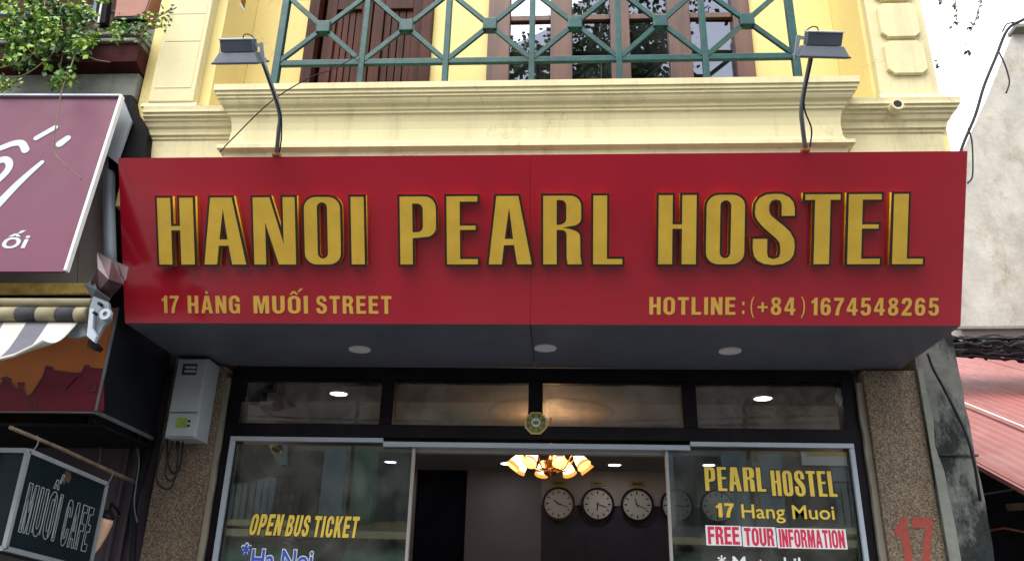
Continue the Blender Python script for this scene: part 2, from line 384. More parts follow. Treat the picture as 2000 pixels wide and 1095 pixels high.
M['opp_wall2'] = plaster('opposite_pale_plaster', (.25, .26, .25), (.09, .09, .08), .5, .4)
M['opp_dark'] = mat('opposite_window_dark', (.03, .035, .04), .2, var=.3)
M['opp_green'] = mat('opposite_awning', (.05, .16, .10), .8, var=.2)
M['opp_shutter'] = mat('opposite_blue_shutter', (.18, .26, .32), .6, var=.2)

for k in ('green', 'purple', 'flap'): spec(k, .3)
for k in ('clock_rim', 'darkframe', 'board', 'darkbox', 'infill', 'maroon', 'mural_red', 'orange', 'rubber', 'black', 'soffit', 'purple_wall', 'brown_panel', 'shutter', 'room_dark', 'doorway_black', 'dark_shed', 'pebble'): spec(k, .12)
# ------------------------------------------------------------------ ground
g = B(); box(g, -400, 400, -400, 400, -.5, 0); tag(obj('street', g, M['asphalt']), kind='structure')
g = B(); box(g, -12, 12, 2.2, 5.0, -.3, .13, .01); tag(obj('pavement', g, M['paving']), kind='structure')
g = B(); box(g, -30, 30, -8.6, -5.5, -.3, .13, .01); tag(obj('far_pavement', g, M['paving']), kind='structure')

# ================================================================== HOSTEL BUILDING
hb = thing('hostel_building', 'yellow plastered narrow shop building with mouldings and pebbledash ground floor pillars, in the middle', 'building', (0, 4.9, 0))
WY = 3.9
g = B()
box(g, -2.29, -1.87, WY, 4.9, 3.62, 7.2)                       # left wall pier
box(g, 1.88, 2.235, WY, 4.9, 3.62, 7.2)                        # right pier
box(g, -1.87, 1.88, 3.905, 4.9, 3.62, 4.18)                    # floor band under the balcony
obj('front_wall', g, M['yellow'], hb)
g = B()
for x0, x1, z0, z1 in ((-1.868, -1.50, 4.182, 7.2), (-.67, -.31, 4.182, 7.2), (1.367, 1.878, 4.182, 7.2), (-1.5, -.67, 6.5, 7.2), (-.31, 1.367, 6.4, 7.2)):
    box(g, x0, x1, 4.3, 4.6, z0, z1)
obj('balcony_wall', g, M['yellow'], hb)
g = B(); box(g, -2.29, 2.235, 3.9, 12, 7.202, 7.5); obj('roof_slab', g, M['cream'], hb)
# pilasters
g = B(); box(g, -2.195, -1.93, WY-.07, WY-.001, 4.25, 7.19, .006); pl = obj('pilaster', g, M['cream'], hb)
g = B()
for z in (4.86, 5.12, 4.62):
    pass
g = B(); box(g, 1.90, 2.215, WY-.045, WY-.001, 4.25, 7.19, .006); pr_ = obj('pilaster', g, M['cream'], hb)
def plaque(z0, z1):
    g = B(); x0, x1, y0, y1, c = 1.955, 2.17, WY-.068, WY-.046, .03
    pts = [(x0+c, y0, z0), (x1-c, y0, z0), (x1-c, y0, z0+.012), (x1, y0, z0+c), (x1, y0, z1-c), (x1-c, y0, z1-.012), (x1-c, y0, z1), (x0+c, y0, z1), (x0+c, y0, z1-.012), (x0, y0, z1-c), (x0, y0, z0+c), (x0+c, y0, z0+.012)]
    prism(g, pts, (0, y1-y0, 0)); bmesh.ops.bevel(g, geom=[e for e in g.edges if abs(e.verts[0].co.y-y0) < 1e-5 and abs(e.verts[1].co.y-y0) < 1e-5], offset=.004, segments=1, affect='EDGES')
    return obj('plaque', g, M['cream'], pr_)
for z0, z1 in ((4.375, 4.595), (4.62, 4.855), (4.88, 5.10), (5.125, 5.35)): plaque(z0, z1)
# ribbed joint lines of the left pilaster
for z0, z1 in ((4.34, 4.66), (4.667, 4.86), (4.867, 5.3)):
    g = B(); box(g, -2.17, -1.955, WY-.0725, WY-.0702, z0, z1, .001); obj('plaque', g, M['cream'], pl)
# side cornices
sp = [(.16, 4.205), (.155, 4.185), (.155, 4.168), (.135, 4.163), (.135, 4.148), (.108, 4.143), (.104, 4.128), (.088, 4.122), (.072, 4.10), (.05, 4.088), (.042, 4.072), (.04, 4.056), (.02, 4.050), (.018, 4.036), (.002, 4.030), (.002, 3.65)]
sp = [(.002+(d-.002)*.55, z) for d, z in sp]
g = B(); cornice(g, -2.20, -1.6, WY-.002, sp, WY+.3, l=False, r=False); obj('cornice', g, M['cream'], hb)
g = B(); cornice(g, 1.6, 2.205, WY-.002, sp, WY+.3, l=False, r=True); obj('cornice', g, M['cream'], hb)
# sloped pilaster bases
for a, b in ((-2.22, -1.90), (1.88, 2.235)):
    g = B(); prism(g, [(a, WY-.087, 4.207), (a, WY-.075, 4.235), (a, WY-.005, 4.262), (a, WY-.005, 4.207)], (b-a, 0, 0)); obj('pilaster_base', g, M['cream'], hb)
# central balcony slab and mouldings
cp = [(.19, 4.212), (.19, 4.178), (.168, 4.174), (.166, 4.158), (.146, 4.155), (.146, 4.143), (.126, 4.140), (.118, 4.128), (.098, 4.116), (.066, 4.108), (.056, 4.104), (.05, 4.092), (.03, 4.088), (.028, 4.076), (.004, 4.072),
      (-.012, 4.045), (-.018, 4.0), (-.012, 3.94), (.0, 3.912), (.042, 3.900), (.044, 3.878), (.012, 3.872), (0, 3.866), (0, 3.79)]
cp = [((d*.437, 4.097+(z-4.072)*1.11) if z >= 4.072 else (d*.75, z+.012*(z > 3.95)) if z > 3.86 else (d, z)) for d, z in cp]
g = B(); cornice(g, -1.66, 1.645, 3.76, cp, WY+.2); obj('balcony_slab', g, M['cream'], hb)
# drain pipe stub
g = B(); DP = at(1750, 208, 3.80)
ring(g, tuple(DP), .022, .033, .05, 20); dp = obj('drain_spout', g, M['cream'], hb)
g = B(); disc(g, (DP.x, DP.y-.003, DP.z), .0215, .04, 'y', 20); obj('drain_hole', g, M['void'], dp)
# orange vent box on left return
g = B(); a = at(446, 14, 4.1); box(g, a.x-.0, a.x+.10, 4.06, 4.12, a.z, a.z+.22, .004); vb = obj('wall_box', g, M['orange'], hb); tag(vb, 'small orange box beside the balcony')
g = B(); box(g, a.x, a.x+.10, 4.055, 4.125, a.z-.032, a.z-.001, .004); obj('box_edge', g, M['v_white'], vb)
# balcony door (wooden shutters)
def leafdoor(x0, x1, n):
    g = B(); z0, z1, y = 4.182, 6.5, 4.34
    box(g, x0, x0+.07, y-.02, y+.03, z0, z1, .004); box(g, x1-.07, x1, y-.02, y+.03, z0, z1, .004); box(g, x0+.071, x1-.071, y-.018, y+.028, z0, z0+.12, .004)
    box(g, x0+.071, x1-.071, y-.018, y+.028, 5.3, 5.42, .004)
    d = obj('door_leaf', g, M['shutter'], hb)
    wd = (x1-x0-.142)/n
    for k in range(n):
        g = B(); box(g, x0+.071+k*wd+.003, x0+.071+(k+1)*wd-.003, y+.001, y+.02, z0+.121, 6.48, .003); obj('plank', g, M['shutter'], d)
    return d
g = B(); box(g, -1.498, -1.43, 4.26, 4.42, 4.182, 6.498, .005); box(g, -.74, -.672, 4.26, 4.42, 4.182, 6.498, .005); box(g, -1.429, -.741, 4.28, 4.42, 6.4, 6.498, .005)
obj('door_frame', g, M['shutter'], hb)
leafdoor(-1.40, -1.09, 4); ld = leafdoor(-1.08, -.745, 4)
g = B(); box(g, -.90, -.82, 4.28, 4.298, 4.235, 4.25, .003); box(g, -.868, -.852, 4.298, 4.318, 4.238, 4.247); obj('door_bolt', g, M['steel'], ld)
# balcony window
g = B(); wx = (-.308, 1.365)
stiles = [(-.308, -.165), (.095, .235), (.48, .60), (.845, .985), (1.255, 1.365)]
for a, b in stiles: box(g, a, b, 4.27, 4.36, 4.182, 6.398, .006)
wf = obj('window_frame', g, M['frame_wood'], hb)
for k in range(4):
    a, b = stiles[k][1]+.001, stiles[k+1][0]-.001
    g = B(); box(g, a, b, 4.29, 4.34, 5.155, 5.195, .004); obj('glazing_bar', g, M['frame_wood'], wf); g = B(); box(g, a, b, 4.29, 4.34, 4.182, 4.22, .004); obj('glazing_bar', g, M['frame_wood'], wf)
    for z0, z1 in ((4.221, 5.154), (5.196, 6.39)):
        g = B(); box(g, a, b, 4.312, 4.318, z0, z1)
        Mx = Matrix.Translation((a, 4.315, 0)) @ Matrix.Rotation(R((0, .5, -.4, .9)[k]), 4, 'Z') @ Matrix.Translation((-a, -4.315, 0))
        bmesh.ops.transform(g, matrix=Mx, verts=g.verts); obj('pane', g, M['win_glass'], wf)
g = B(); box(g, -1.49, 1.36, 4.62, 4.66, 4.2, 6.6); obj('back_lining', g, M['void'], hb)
# underside above sign / ground floor pillars
g = B(); box(g, -2.285, -1.955, 4.9, 5.4, .131, 3.0, .006); obj('pillar', g, M['pebble'], hb)
g = B(); box(g, 1.985, 2.295, 4.9, 5.4, .131, 3.0, .006); prr = obj('pillar', g, M['pebble'], hb)
for s_, xx in ((-1, -1.954), (1, 1.946)):
    g = B(); n = 26; x0 = xx if s_ < 0 else 1.946
    pts = []
    for i in range(n+1):
        z = .14 + (2.93-.14)*i/n; pts.append((x0+.03+random.uniform(-.006, .006) if s_ < 0 else x0+.0+random.uniform(-.006, .006), 4.925, z))
    edge = [(x0 if s_ < 0 else x0+.036, 4.925, 2.93), (x0 if s_ < 0 else x0+.036, 4.925, .14)]
    prism(g, pts+edge, (0, .08, 0)); obj('putty_strip', g, M['putty'], hb)
NUMBER_PILLAR = prr

# ================================================================== HOSTEL SIGN
SB, ST = Vector((0, 4.123, 3.018)), Vector((0, 3.723, 3.817))
TT = (ST-SB).normalized(); NN = Vector((0, -TT.z, TT.y))      # NN points out to the street
HS = (ST-SB).length
def sgn(x, w_, o=0): return SB + Vector((x, 0, 0)) + TT*w_ + NN*o
sg = thing('hostel_sign', 'long red shop sign with raised gold letters HANOI PEARL HOSTEL, leaning over the entrance', 'shop sign', (0, 4.1, 3.02))
for a, b in ((-2.222, -.0007), (.0007, 2.222)):
    g = B(); p = [sgn(a, 0), sgn(b, 0), sgn(b, HS), sgn(a, HS)]; prism(g, p, -NN*.02)
    bmesh.ops.bevel(g, geom=g.edges[:], offset=.002, segments=1, affect='EDGES') if 0 else None; obj('sign_panel', g, M['red'], sg)
for a, b in ((-2.22, -.002), (.002, 2.22)):
    g = B(); box(g, a, b, 4.126, 4.947, 3.016, 3.034, .002); obj('soffit_panel', g, M['soffit'], sg)
for xx in (-2.219, 2.205):
    g = B(); prism(g, [(xx, 4.14, 3.036), (xx, 4.895, 3.036), (xx, 4.895, 3.6), (xx, 3.9, 3.6), (xx, 3.75, 3.81), (xx, 3.745, 3.81)], (.014, 0, 0)); obj('side_cheek', g, M['red'], sg)
g = B(); prism(g, [sgn(-.08, .005, -.022), sgn(.08, .005, -.022), sgn(.08, HS-.01, -.022), sgn(-.08, HS-.01, -.022)], -NN*.01); obj('seam_light_stop', g, M['black'], sg)  # added strip behind the seam, stops light leaking through
g = B(); box(g, -.05, .05, 4.14, 4.89, 3.036, 3.045); obj('soffit_backing', g, M['black'], sg)
g = B(); box(g, -2.22, 2.22, 3.728, 3.80, 3.812, 3.819); obj('top_edge', g, M['alu'], sg)
def arc(cx, cy, rx, ry, a0, a1, n=8): return [(cx+rx*math.cos(R(a0+(a1-a0)*i/n)), cy+ry*math.sin(R(a0+(a1-a0)*i/n))) for i in range(n+1)]
GL = {
 'H': (.545, [[(0, 0), (0, 1), (.206, 1), (.206, .581), (.335, .581), (.335, 1), (.545, 1), (.545, 0), (.335, 0), (.335, .511), (.206, .511), (.206, 0)]]),
 'A': (.625, [[(0, 0), (.116, 1), (.436, 1), (.625, 0), (.41, 0), (.366, .28), (.228, .28), (.194, 0)], [(.24, .378), (.30, .80), (.352, .378)]]),
 'N': (.617, [[(0, 0), (0, 1), (.25, 1), (.436, .33), (.436, 1), (.617, 1), (.617, 0), (.36, 0), (.18, .60), (.18, 0)]]),
 'O': (.54, [arc(.18, .17, .18, .17, 180, 270)+arc(.36, .17, .18, .17, 270, 360)+arc(.36, .83, .18, .17, 0, 90)+arc(.18, .83, .18, .17, 90, 180),
             arc(.27, .17, .072, .075, 180, 360, 10)+arc(.27, .84, .072, .075, 0, 180, 10)]),
 'I': (.2, [[(0, 0), (0, 1), (.2, 1), (.2, 0)]]),
 'P': (.533, [[(0, 0), (0, 1)]+arc(.37, .82, .163, .18, 90, 0)+arc(.37, .55, .163, .15, 0, -75)+[(.30, .395), (.19, .385), (.19, 0)],
              [(.19, .48), (.24, .48)]+arc(.26, .56, .075, .08, -80, 0, 6)+arc(.26, .81, .075, .08, 0, 90, 6)+[(.19, .89)]]),
 'E': (.46, [[(0, 0), (0, 1), (.46, 1), (.46, .915), (.20, .915), (.20, .572), (.43, .572), (.43, .505), (.20, .505), (.20, .085), (.46, .085), (.46, 0)]]),
 'R': (.57, [[(0, 0), (0, 1)]+arc(.40, .84, .165, .16, 90, 0)+arc(.40, .67, .165, .12, 0, -60, 6)+[(.31, .535), (.40, .52)]+arc(.43, .40, .12, .10, 70, 0, 5)+[(.555, .12), (.575, 0), (.36, 0), (.345, .10), (.345, .38)]+arc(.27, .43, .075, .07, 0, 90, 5)+[(.205, .50), (.205, 0)],
              [(.205, .58), (.25, .58)]+arc(.265, .67, .075, .08, -80, 0, 6)+arc(.265, .85, .075, .08, 0, 90, 6)+[(.205, .93)]]),
 'L': (.436, [[(0, 0), (0, 1), (.21, 1), (.21, .085), (.436, .085), (.436, 0)]]),
 'S': (.58, [[(.02, .75), (.03, .68), (.07, .61), (.14, .53), (.24, .44), (.32, .37), (.365, .31), (.378, .24), (.378, .16), (.36, .105), (.29, .08), (.22, .105), (.205, .16), (.205, .37), (0, .37), (0, .22), (.02, .12), (.07, .05), (.16, .005), (.29, -.012), (.42, .005), (.52, .06), (.57, .14), (.583, .25), (.57, .36), (.52, .46), (.43, .55), (.33, .63), (.25, .70), (.222, .76), (.222, .85), (.25, .905), (.31, .925), (.365, .905), (.385, .85), (.385, .69), (.572, .69), (.572, .80), (.55, .89), (.49, .96), (.40, 1.005), (.29, 1.012), (.17, 1.0), (.08, .95), (.03, .87)]]),
 'T': (.505, [[(.14, 0), (.14, .915), (0, .915), (0, 1), (.505, 1), (.505, .915), (.365, .915), (.365, 0)]]),
}
def glyph_bm(loops, fn, off, z0, z1):
    """filled glyph (holes allowed) between heights z0..z1 along the letter normal"""
    c = bpy.data.curves.new('g', 'CURVE'); c.dimensions = '2D'; c.fill_mode = 'BOTH'; c.extrude = 1; c.offset = off
    for lp in loops:
        s = c.splines.new('POLY'); s.points.add(len(lp)-1); s.use_cyclic_u = True
        for k, (x, y) in enumerate(lp): s.points[k].co = (x, y, 0, 1)
    o = bpy.data.objects.new('g', c); col.objects.link(o); bpy.context.view_layer.update()
    m = bpy.data.meshes.new_from_object(o.evaluated_get(bpy.context.evaluated_depsgraph_get()))
    bpy.data.objects.remove(o); bpy.data.curves.remove(c)
    for v in m.vertices: v.co = fn(v.co.x, v.co.y, z0 + (v.co.z+1)/2*(z1-z0))
    m.materials.clear(); return m
def mesh_obj(name, me, m, parent):
    o = bpy.data.objects.new(name, me); me.name = name; col.objects.link(o); me.materials.append(m)
    o.parent = parent; o.matrix_parent_inverse = Matrix.Translation(-world_loc(parent)); return o

GS = {
 'H': (.56, [[(0, 0), (0, 1), (.19, 1), (.19, .59), (.37, .59), (.37, 1), (.56, 1), (.56, 0), (.37, 0), (.37, .42), (.19, .42), (.19, 0)]]),
 'A': (.62, [[(0, 0), (.20, 1), (.42, 1), (.62, 0), (.43, 0), (.395, .2), (.225, .2), (.19, 0)], [(.255, .36), (.31, .76), (.365, .36)]]),
 'N': (.57, [[(0, 0), (0, 1), (.2, 1), (.38, .5), (.38, 1), (.57, 1), (.57, 0), (.38, 0), (.19, .52), (.19, 0)]]),
 'G': (.57, [[(.57, .66), (.57, .73)]+arc(.285, .73, .285, .28, 0, 180, 12)[1:]+arc(.285, .27, .285, .28, 180, 290, 8)+[(.42, .08), (.44, 0), (.57, 0), (.57, .54), (.30, .54), (.30, .40), (.385, .40), (.385, .24)]+arc(.285, .24, .097, .1, 0, -180, 6)+[(.19, .73)]+arc(.285, .74, .095, .11, 180, 0, 6)+[(.38, .66)]]),
 'M': (.70, [[(0, 0), (0, 1), (.25, 1), (.35, .42), (.45, 1), (.70, 1), (.70, 0), (.52, 0), (.52, .68), (.41, 0), (.29, 0), (.18, .68), (.18, 0)]]),
 'U': (.56, [[(0, 1), (.19, 1), (.19, .26)]+arc(.28, .25, .09, .1, 180, 360, 6)+[(.37, 1), (.56, 1), (.56, .28)]+arc(.28, .28, .28, .29, 0, -180, 12)]),
 'O': (.57, [arc(.285, .73, .285, .28, 0, 180, 12)+arc(.285, .27, .285, .28, 180, 360, 12), arc(.285, .74, .095, .11, 0, 180, 8)+arc(.285, .26, .095, .11, 180, 360, 8)]),
 'I': (.19, [[(0, 0), (0, 1), (.19, 1), (.19, 0)]]),
 'S': (.56, [[(0, .31), (0, .24), (.03, .11), (.12, .02), (.27, -.01), (.43, .02), (.53, .12), (.56, .28), (.54, .42), (.45, .53), (.32, .60), (.22, .66), (.19, .74), (.21, .82), (.27, .855), (.33, .83), (.36, .76), (.36, .69), (.54, .69), (.54, .77), (.50, .90), (.41, .98), (.27, 1.01), (.13, .98), (.04, .89), (.01, .74), (.03, .61), (.12, .51), (.25, .43), (.34, .37), (.37, .29), (.355, .20), (.29, .145), (.22, .17), (.19, .24), (.19, .31)]]),
 'T': (.54, [[(.175, 0), (.175, .83), (0, .83), (0, 1), (.54, 1), (.54, .83), (.365, .83), (.365, 0)]]),
 'R': (.57, [[(0, 0), (0, 1), (.34, 1)]+arc(.34, .75, .21, .25, 80, -50, 7)+[(.43, .50), (.51, .42), (.525, .3), (.53, .1), (.57, 0), (.37, 0), (.345, .1), (.34, .30), (.31, .40), (.25, .42), (.19, .42), (.19, 0)], [(.19, .57), (.28, .57), (.34, .62), (.36, .70), (.34, .79), (.28, .84), (.19, .84)]]),
 'P': (.55, [[(0, 0), (0, 1), (.32, 1)]+arc(.32, .70, .23, .30, 80, -80, 9)+[(.32, .39), (.19, .39), (.19, 0)], [(.19, .55), (.28, .55), (.34, .60), (.36, .70), (.34, .79), (.28, .84), (.19, .84)]]),
 'B': (.56, [[(0, 0), (0, 1), (.32, 1), (.45, .96), (.52, .86), (.52, .72), (.48, .6), (.42, .54), (.51, .46), (.56, .33), (.55, .16), (.47, .04), (.34, 0)], [(.19, .6), (.29, .6), (.34, .66), (.34, .78), (.29, .84), (.19, .84)], [(.19, .16), (.30, .16), (.36, .23), (.36, .38), (.30, .45), (.19, .45)]]),
 'E': (.50, [[(0, 0), (0, 1), (.49, 1), (.49, .84), (.19, .84), (.19, .60), (.46, .60), (.46, .44), (.19, .44), (.19, .16), (.50, .16), (.50, 0)]]),
 'F': (.48, [[(0, 0), (0, 1), (.48, 1), (.48, .84), (.19, .84), (.19, .58), (.45, .58), (.45, .42), (.19, .42), (.19, 0)]]),
 'L': (.48, [[(0, 0), (0, 1), (.19, 1), (.19, .16), (.48, .16), (.48, 0)]]),
 'K': (.58, [[(0, 0), (0, 1), (.19, 1), (.19, .62), (.36, 1), (.56, 1), (.36, .58), (.58, 0), (.38, 0), (.24, .40), (.19, .3), (.19, 0)]]),
 'C': (.56, [[(.56, .64), (.56, .73)]+arc(.285, .73, .275, .28, 0, 180, 10)[1:]+arc(.285, .27, .275, .28, 180, 360, 10)+[(.56, .37), (.37, .37), (.37, .26)]+arc(.285, .25, .09, .1, 0, -180, 6)+arc(.285, .75, .09, .1, 180, 0, 6)+[(.37, .64)]]),
 '1': (.33, [[(.13, 0), (.13, .72), (0, .66), (0, .81), (.12, .88), (.18, 1), (.33, 1), (.33, 0)]]),
 '7': (.52, [[(0, 1), (.52, 1), (.52, .86), (.39, .6), (.30, .3), (.27, 0), (.07, 0), (.11, .3), (.20, .58), (.32, .83), (0, .83)]]),
 '2': (.545, [[(0, .66), (.19, .66), (.20, .76), (.235, .82), (.285, .835), (.34, .81), (.355, .74), (.335, .64), (.26, .5), (.12, .29), (.03, .15), (0, 0), (.54, 0), (.54, .17), (.24, .17), (.34, .31), (.46, .48), (.53, .62), (.545, .76), (.51, .89), (.42, .98), (.28, 1.01), (.13, .98), (.04, .89), (.005, .77)]]),
 '5': (.545, [[(.05, 1), (.50, 1), (.50, .84), (.21, .84), (.20, .63), (.28, .67), (.40, .65), (.50, .56), (.545, .42), (.545, .26), (.50, .11), (.40, .02), (.26, -.01), (.12, .02), (.03, .12), (0, .27), (.19, .27), (.21, .18), (.27, .145), (.33, .18), (.355, .27), (.355, .40), (.33, .48), (.27, .51), (.22, .49), (.19, .44), (.02, .46)]]),
 '6': (.55, [[(.53, .73), (.5, .88), (.41, .98), (.28, 1.01), (.13, .97), (.04, .85), (0, .65), (0, .3), (.04, .12), (.13, .02), (.27, -.01), (.42, .02), (.52, .13), (.55, .32), (.53, .5), (.45, .61), (.34, .645), (.25, .62), (.19, .56), (.19, .7), (.22, .81), (.28, .85), (.33, .82), (.35, .73)], [(.19, .33), (.21, .45), (.275, .49), (.34, .45), (.36, .33), (.34, .19), (.275, .14), (.21, .19)]]),
 '4': (.57, [[(.30, 0), (.30, .2), (0, .2), (0, .36), (.27, 1), (.48, 1), (.48, .36), (.57, .36), (.57, .2), (.48, .2), (.48, 0)], [(.15, .36), (.30, .36), (.30, .72)]]),
 '8': (.55, [[(.275, 1.01), (.42, .98), (.51, .88), (.52, .74), (.48, .61), (.41, .54), (.50, .46), (.55, .32), (.53, .14), (.43, .02), (.275, -.01), (.12, .02), (.02, .14), (0, .32), (.05, .46), (.14, .54), (.07, .61), (.03, .74), (.04, .88), (.13, .98)], arc(.275, .745, .08, .11, 0, 330, 10), arc(.275, .285, .09, .14, 0, 330, 10)]),
 ':': (.17, [[(0, .05), (0, .25), (.17, .25), (.17, .05)], [(0, .55), (0, .75), (.17, .75), (.17, .55)]]),
 '(': (.26, [[(.18, 1.05), (.26, 1.05)]+[(.14, .8), (.10, .42), (.14, .1), (.26, -.18), (.18, -.18), (.05, .1), (0, .42), (.05, .8)]]),
 ')': (.26, [[(.08, 1.05), (0, 1.05)]+[(.12, .8), (.16, .42), (.12, .1), (0, -.18), (.08, -.18), (.21, .1), (.26, .42), (.21, .8)]]),
 '+': (.5, [[(0, .38), (0, .5), (.19, .5), (.19, .72), (.31, .72), (.31, .5), (.5, .5), (.5, .38), (.31, .38), (.31, .16), (.19, .16), (.19, .38)]]),
}
GS['À'] = (.62, GS['A'][1] + [[(.22, 1.25), (.36, 1.25), (.38, 1.10), (.28, 1.10)]])
GS['Ố'] = (.57, GS['O'][1] + [[(.08, 1.07), (.22, 1.27), (.34, 1.27), (.48, 1.07), (.37, 1.07), (.28, 1.18), (.19, 1.07)], [(.44, 1.22), (.56, 1.42), (.70, 1.42), (.53, 1.22)]])
def layout(body, sets, track):
    loops, x = [], 0
    for c_ in body:
        if c_ == ' ': x += .3; continue
        wd, lp = sets[c_]
        loops += [[(px_+x, py_) for px_, py_ in l_] for l_ in lp]; x += wd+track
    return loops, x-track
def word(name, body, m, par, org, ux, uy, wdt, hgt, ext=.0008, off=0.0, track=.13, sets=None, shear=0):
    loops, tot = layout(body, sets or GS, track); ux, uy = Vector(ux).normalized(), Vector(uy).normalized(); un = ux.cross(uy); org = Vector(org)
    return mesh_obj(name, glyph_bm(loops, lambda x, y, z: org + ux*(x/tot*wdt+shear*y*hgt) + uy*(y*hgt) + un*z, off, 0, ext), M[m] if isinstance(m, str) else m, par)
LH, LB = .359, .3205
letters = [('H', -1.9975, -1.799), ('A', -1.7485, -1.517), ('N', -1.4752, -1.246), ('O', -1.1995, -1.003), ('I', -.948, -.8755), ('P', -.687, -.493), ('E', -.439, -.2735), ('A', -.2188, .0101), ('R', .068, .2695), ('L', .3281, .4814),
           ('H', .6645, .8605), ('O', .909, 1.1065), ('S', 1.147, 1.361), ('T', 1.4065, 1.5856), ('E', 1.6248, 1.7902), ('L', 1.8494, 2.0048)]
def shift(loops, dx): return [[(x, y) for x, y in lp] for lp in loops]
for ch, a, b in letters:
    wd, loops = GL[ch]; sx = (b-a)/wd
    fn = lambda x, y, z, a=a, sx=sx: sgn(a + x*sx, LB + y*LH, z)
    lt = mesh_obj('letter', glyph_bm(loops, fn, .020, .002, .034), M['gold_side'], sg)
    mesh_obj('letter_trim', glyph_bm(loops, fn, .030, .0343, .0385), M['trim'], lt)
    mesh_obj('letter_face', glyph_bm(loops, fn, -.004, .0388, .0400), M['gold'], lt)
def sign_text(body, x0, x1, z0, h, off=.03, space=1.0):
    return word('small_lettering', body, 'gold_print', sg, sgn(x0, z0, .0015), (1, 0, 0), TT, x1-x0, h, .0015, off*.2-.008, .14*space)
sign_text('17', -2.010, -1.915, .0546, .0955, .02); sign_text('HÀNG', -1.865, -1.575, .0546, .0955); sign_text('MUỐI', -1.50, -1.20, .0546, .0955); sign_text('STREET', -1.155, -.745, .0546, .0955)
sign_text('HOTLINE', .6265, 1.0736, .0546, .0925, .032); sign_text(':', 1.108, 1.120, .0546, .0925, .02)
sign_text('(', 1.150, 1.172, .0546, .0925, .0); sign_text('+', 1.187, 1.24, .0546, .0925, .015); sign_text('84', 1.255, 1.382, .0546, .0925, .02, 1.1); sign_text(')', 1.409, 1.432, .0546, .0925, .0)
sign_text('1674548265', 1.463, 2.109, .0530, .0925, .022, 1.12)
# soffit downlights (off)
def soffit_light(x, y, lab):
    t = thing('soffit_downlight', lab, 'downlight', (x, y, 3.016), 'unlit downlights in the grey soffit')
    g = B(); disc(g, (x, y, 3.012), .055, .006, 'z', 32); obj('diffuser', g, M['off_disc'], t)
    g = B(); ring(g, (x, y, 3.0125), .056, .064, .007, 32, 'z'); obj('trim_ring', g, M['off_disc'], t)
soffit_light(-1.023, 4.575, 'unlit white round downlight set in the left half of the grey soffit')
soffit_light(.073, 4.53, 'unlit white round downlight set in the grey soffit above the octagonal emblem')
soffit_light(1.131, 4.565, 'unlit white round downlight set in the grey soffit on the right, below HOTLINE')

# ================================================================== BALCONY RAILING
br = thing('balcony_railing', 'dark green metal balcony railing of crossed bars with square bosses', 'railing', (0, 3.72, 4.21))
RY = 3.72; ZB, ZT = 4.412, 4.885; xs = [-1.425, -.9445, -.4745, .001, .4785, .944, 1.425]
for i, x in enumerate(xs):
    wd = .04 if i in (0, 6) else .032
    g = B(); box(g, x-wd/2, x+wd/2, RY-.02, RY+.02, 4.253, ZT+.55, .003); obj('post', g, M['green'], br)
for z in (ZB, ZT, ZT+.47):
    g = B(); box(g, -1.425, 1.425, RY-.012, RY+.012, z-.018, z+.018, .003); obj('rail', g, M['green'], br)
def panel(x0, x1, z0, z1):
    cx, cz = (x0+x1)/2, (z0+z1)/2
    for (px_, pz) in ((x0+.012, z0+.012), (x1-.012, z0+.012), (x0+.012, z1-.012), (x1-.012, z1-.012)):
        g = B(); bar(g, (px_, RY-.006, pz), (cx+(px_-cx)*.13, RY-.006, cz+(pz-cz)*.13), .026, .018); obj('diagonal_bar', g, M['green'], br)
    g = B(); box(g, cx-.039, cx+.039, RY-.028, RY+.02, cz-.039, cz+.039, .005); obj('boss', g, M['green'], br)
for a, b in zip(xs, xs[1:]): panel(a, b, ZB, ZT)
for a, b in zip(xs, xs[1:]): panel(a, b, ZT+.018, ZT+.45)
# sagging wire over the cornice
g = B(); tube(g, smooth_path([at(430, 297, 3.70), at(455, 270, 3.69), at(530, 198, 3.60), at(605, 152, 3.53), at(650, 135, 3.54), at(700, 108, 3.69)], 5), .0032, 6)
tag(obj('loose_wire', g, M['rubber']), 'thin dark wire slung diagonally across the left end of the cream balcony moulding', 'wire')

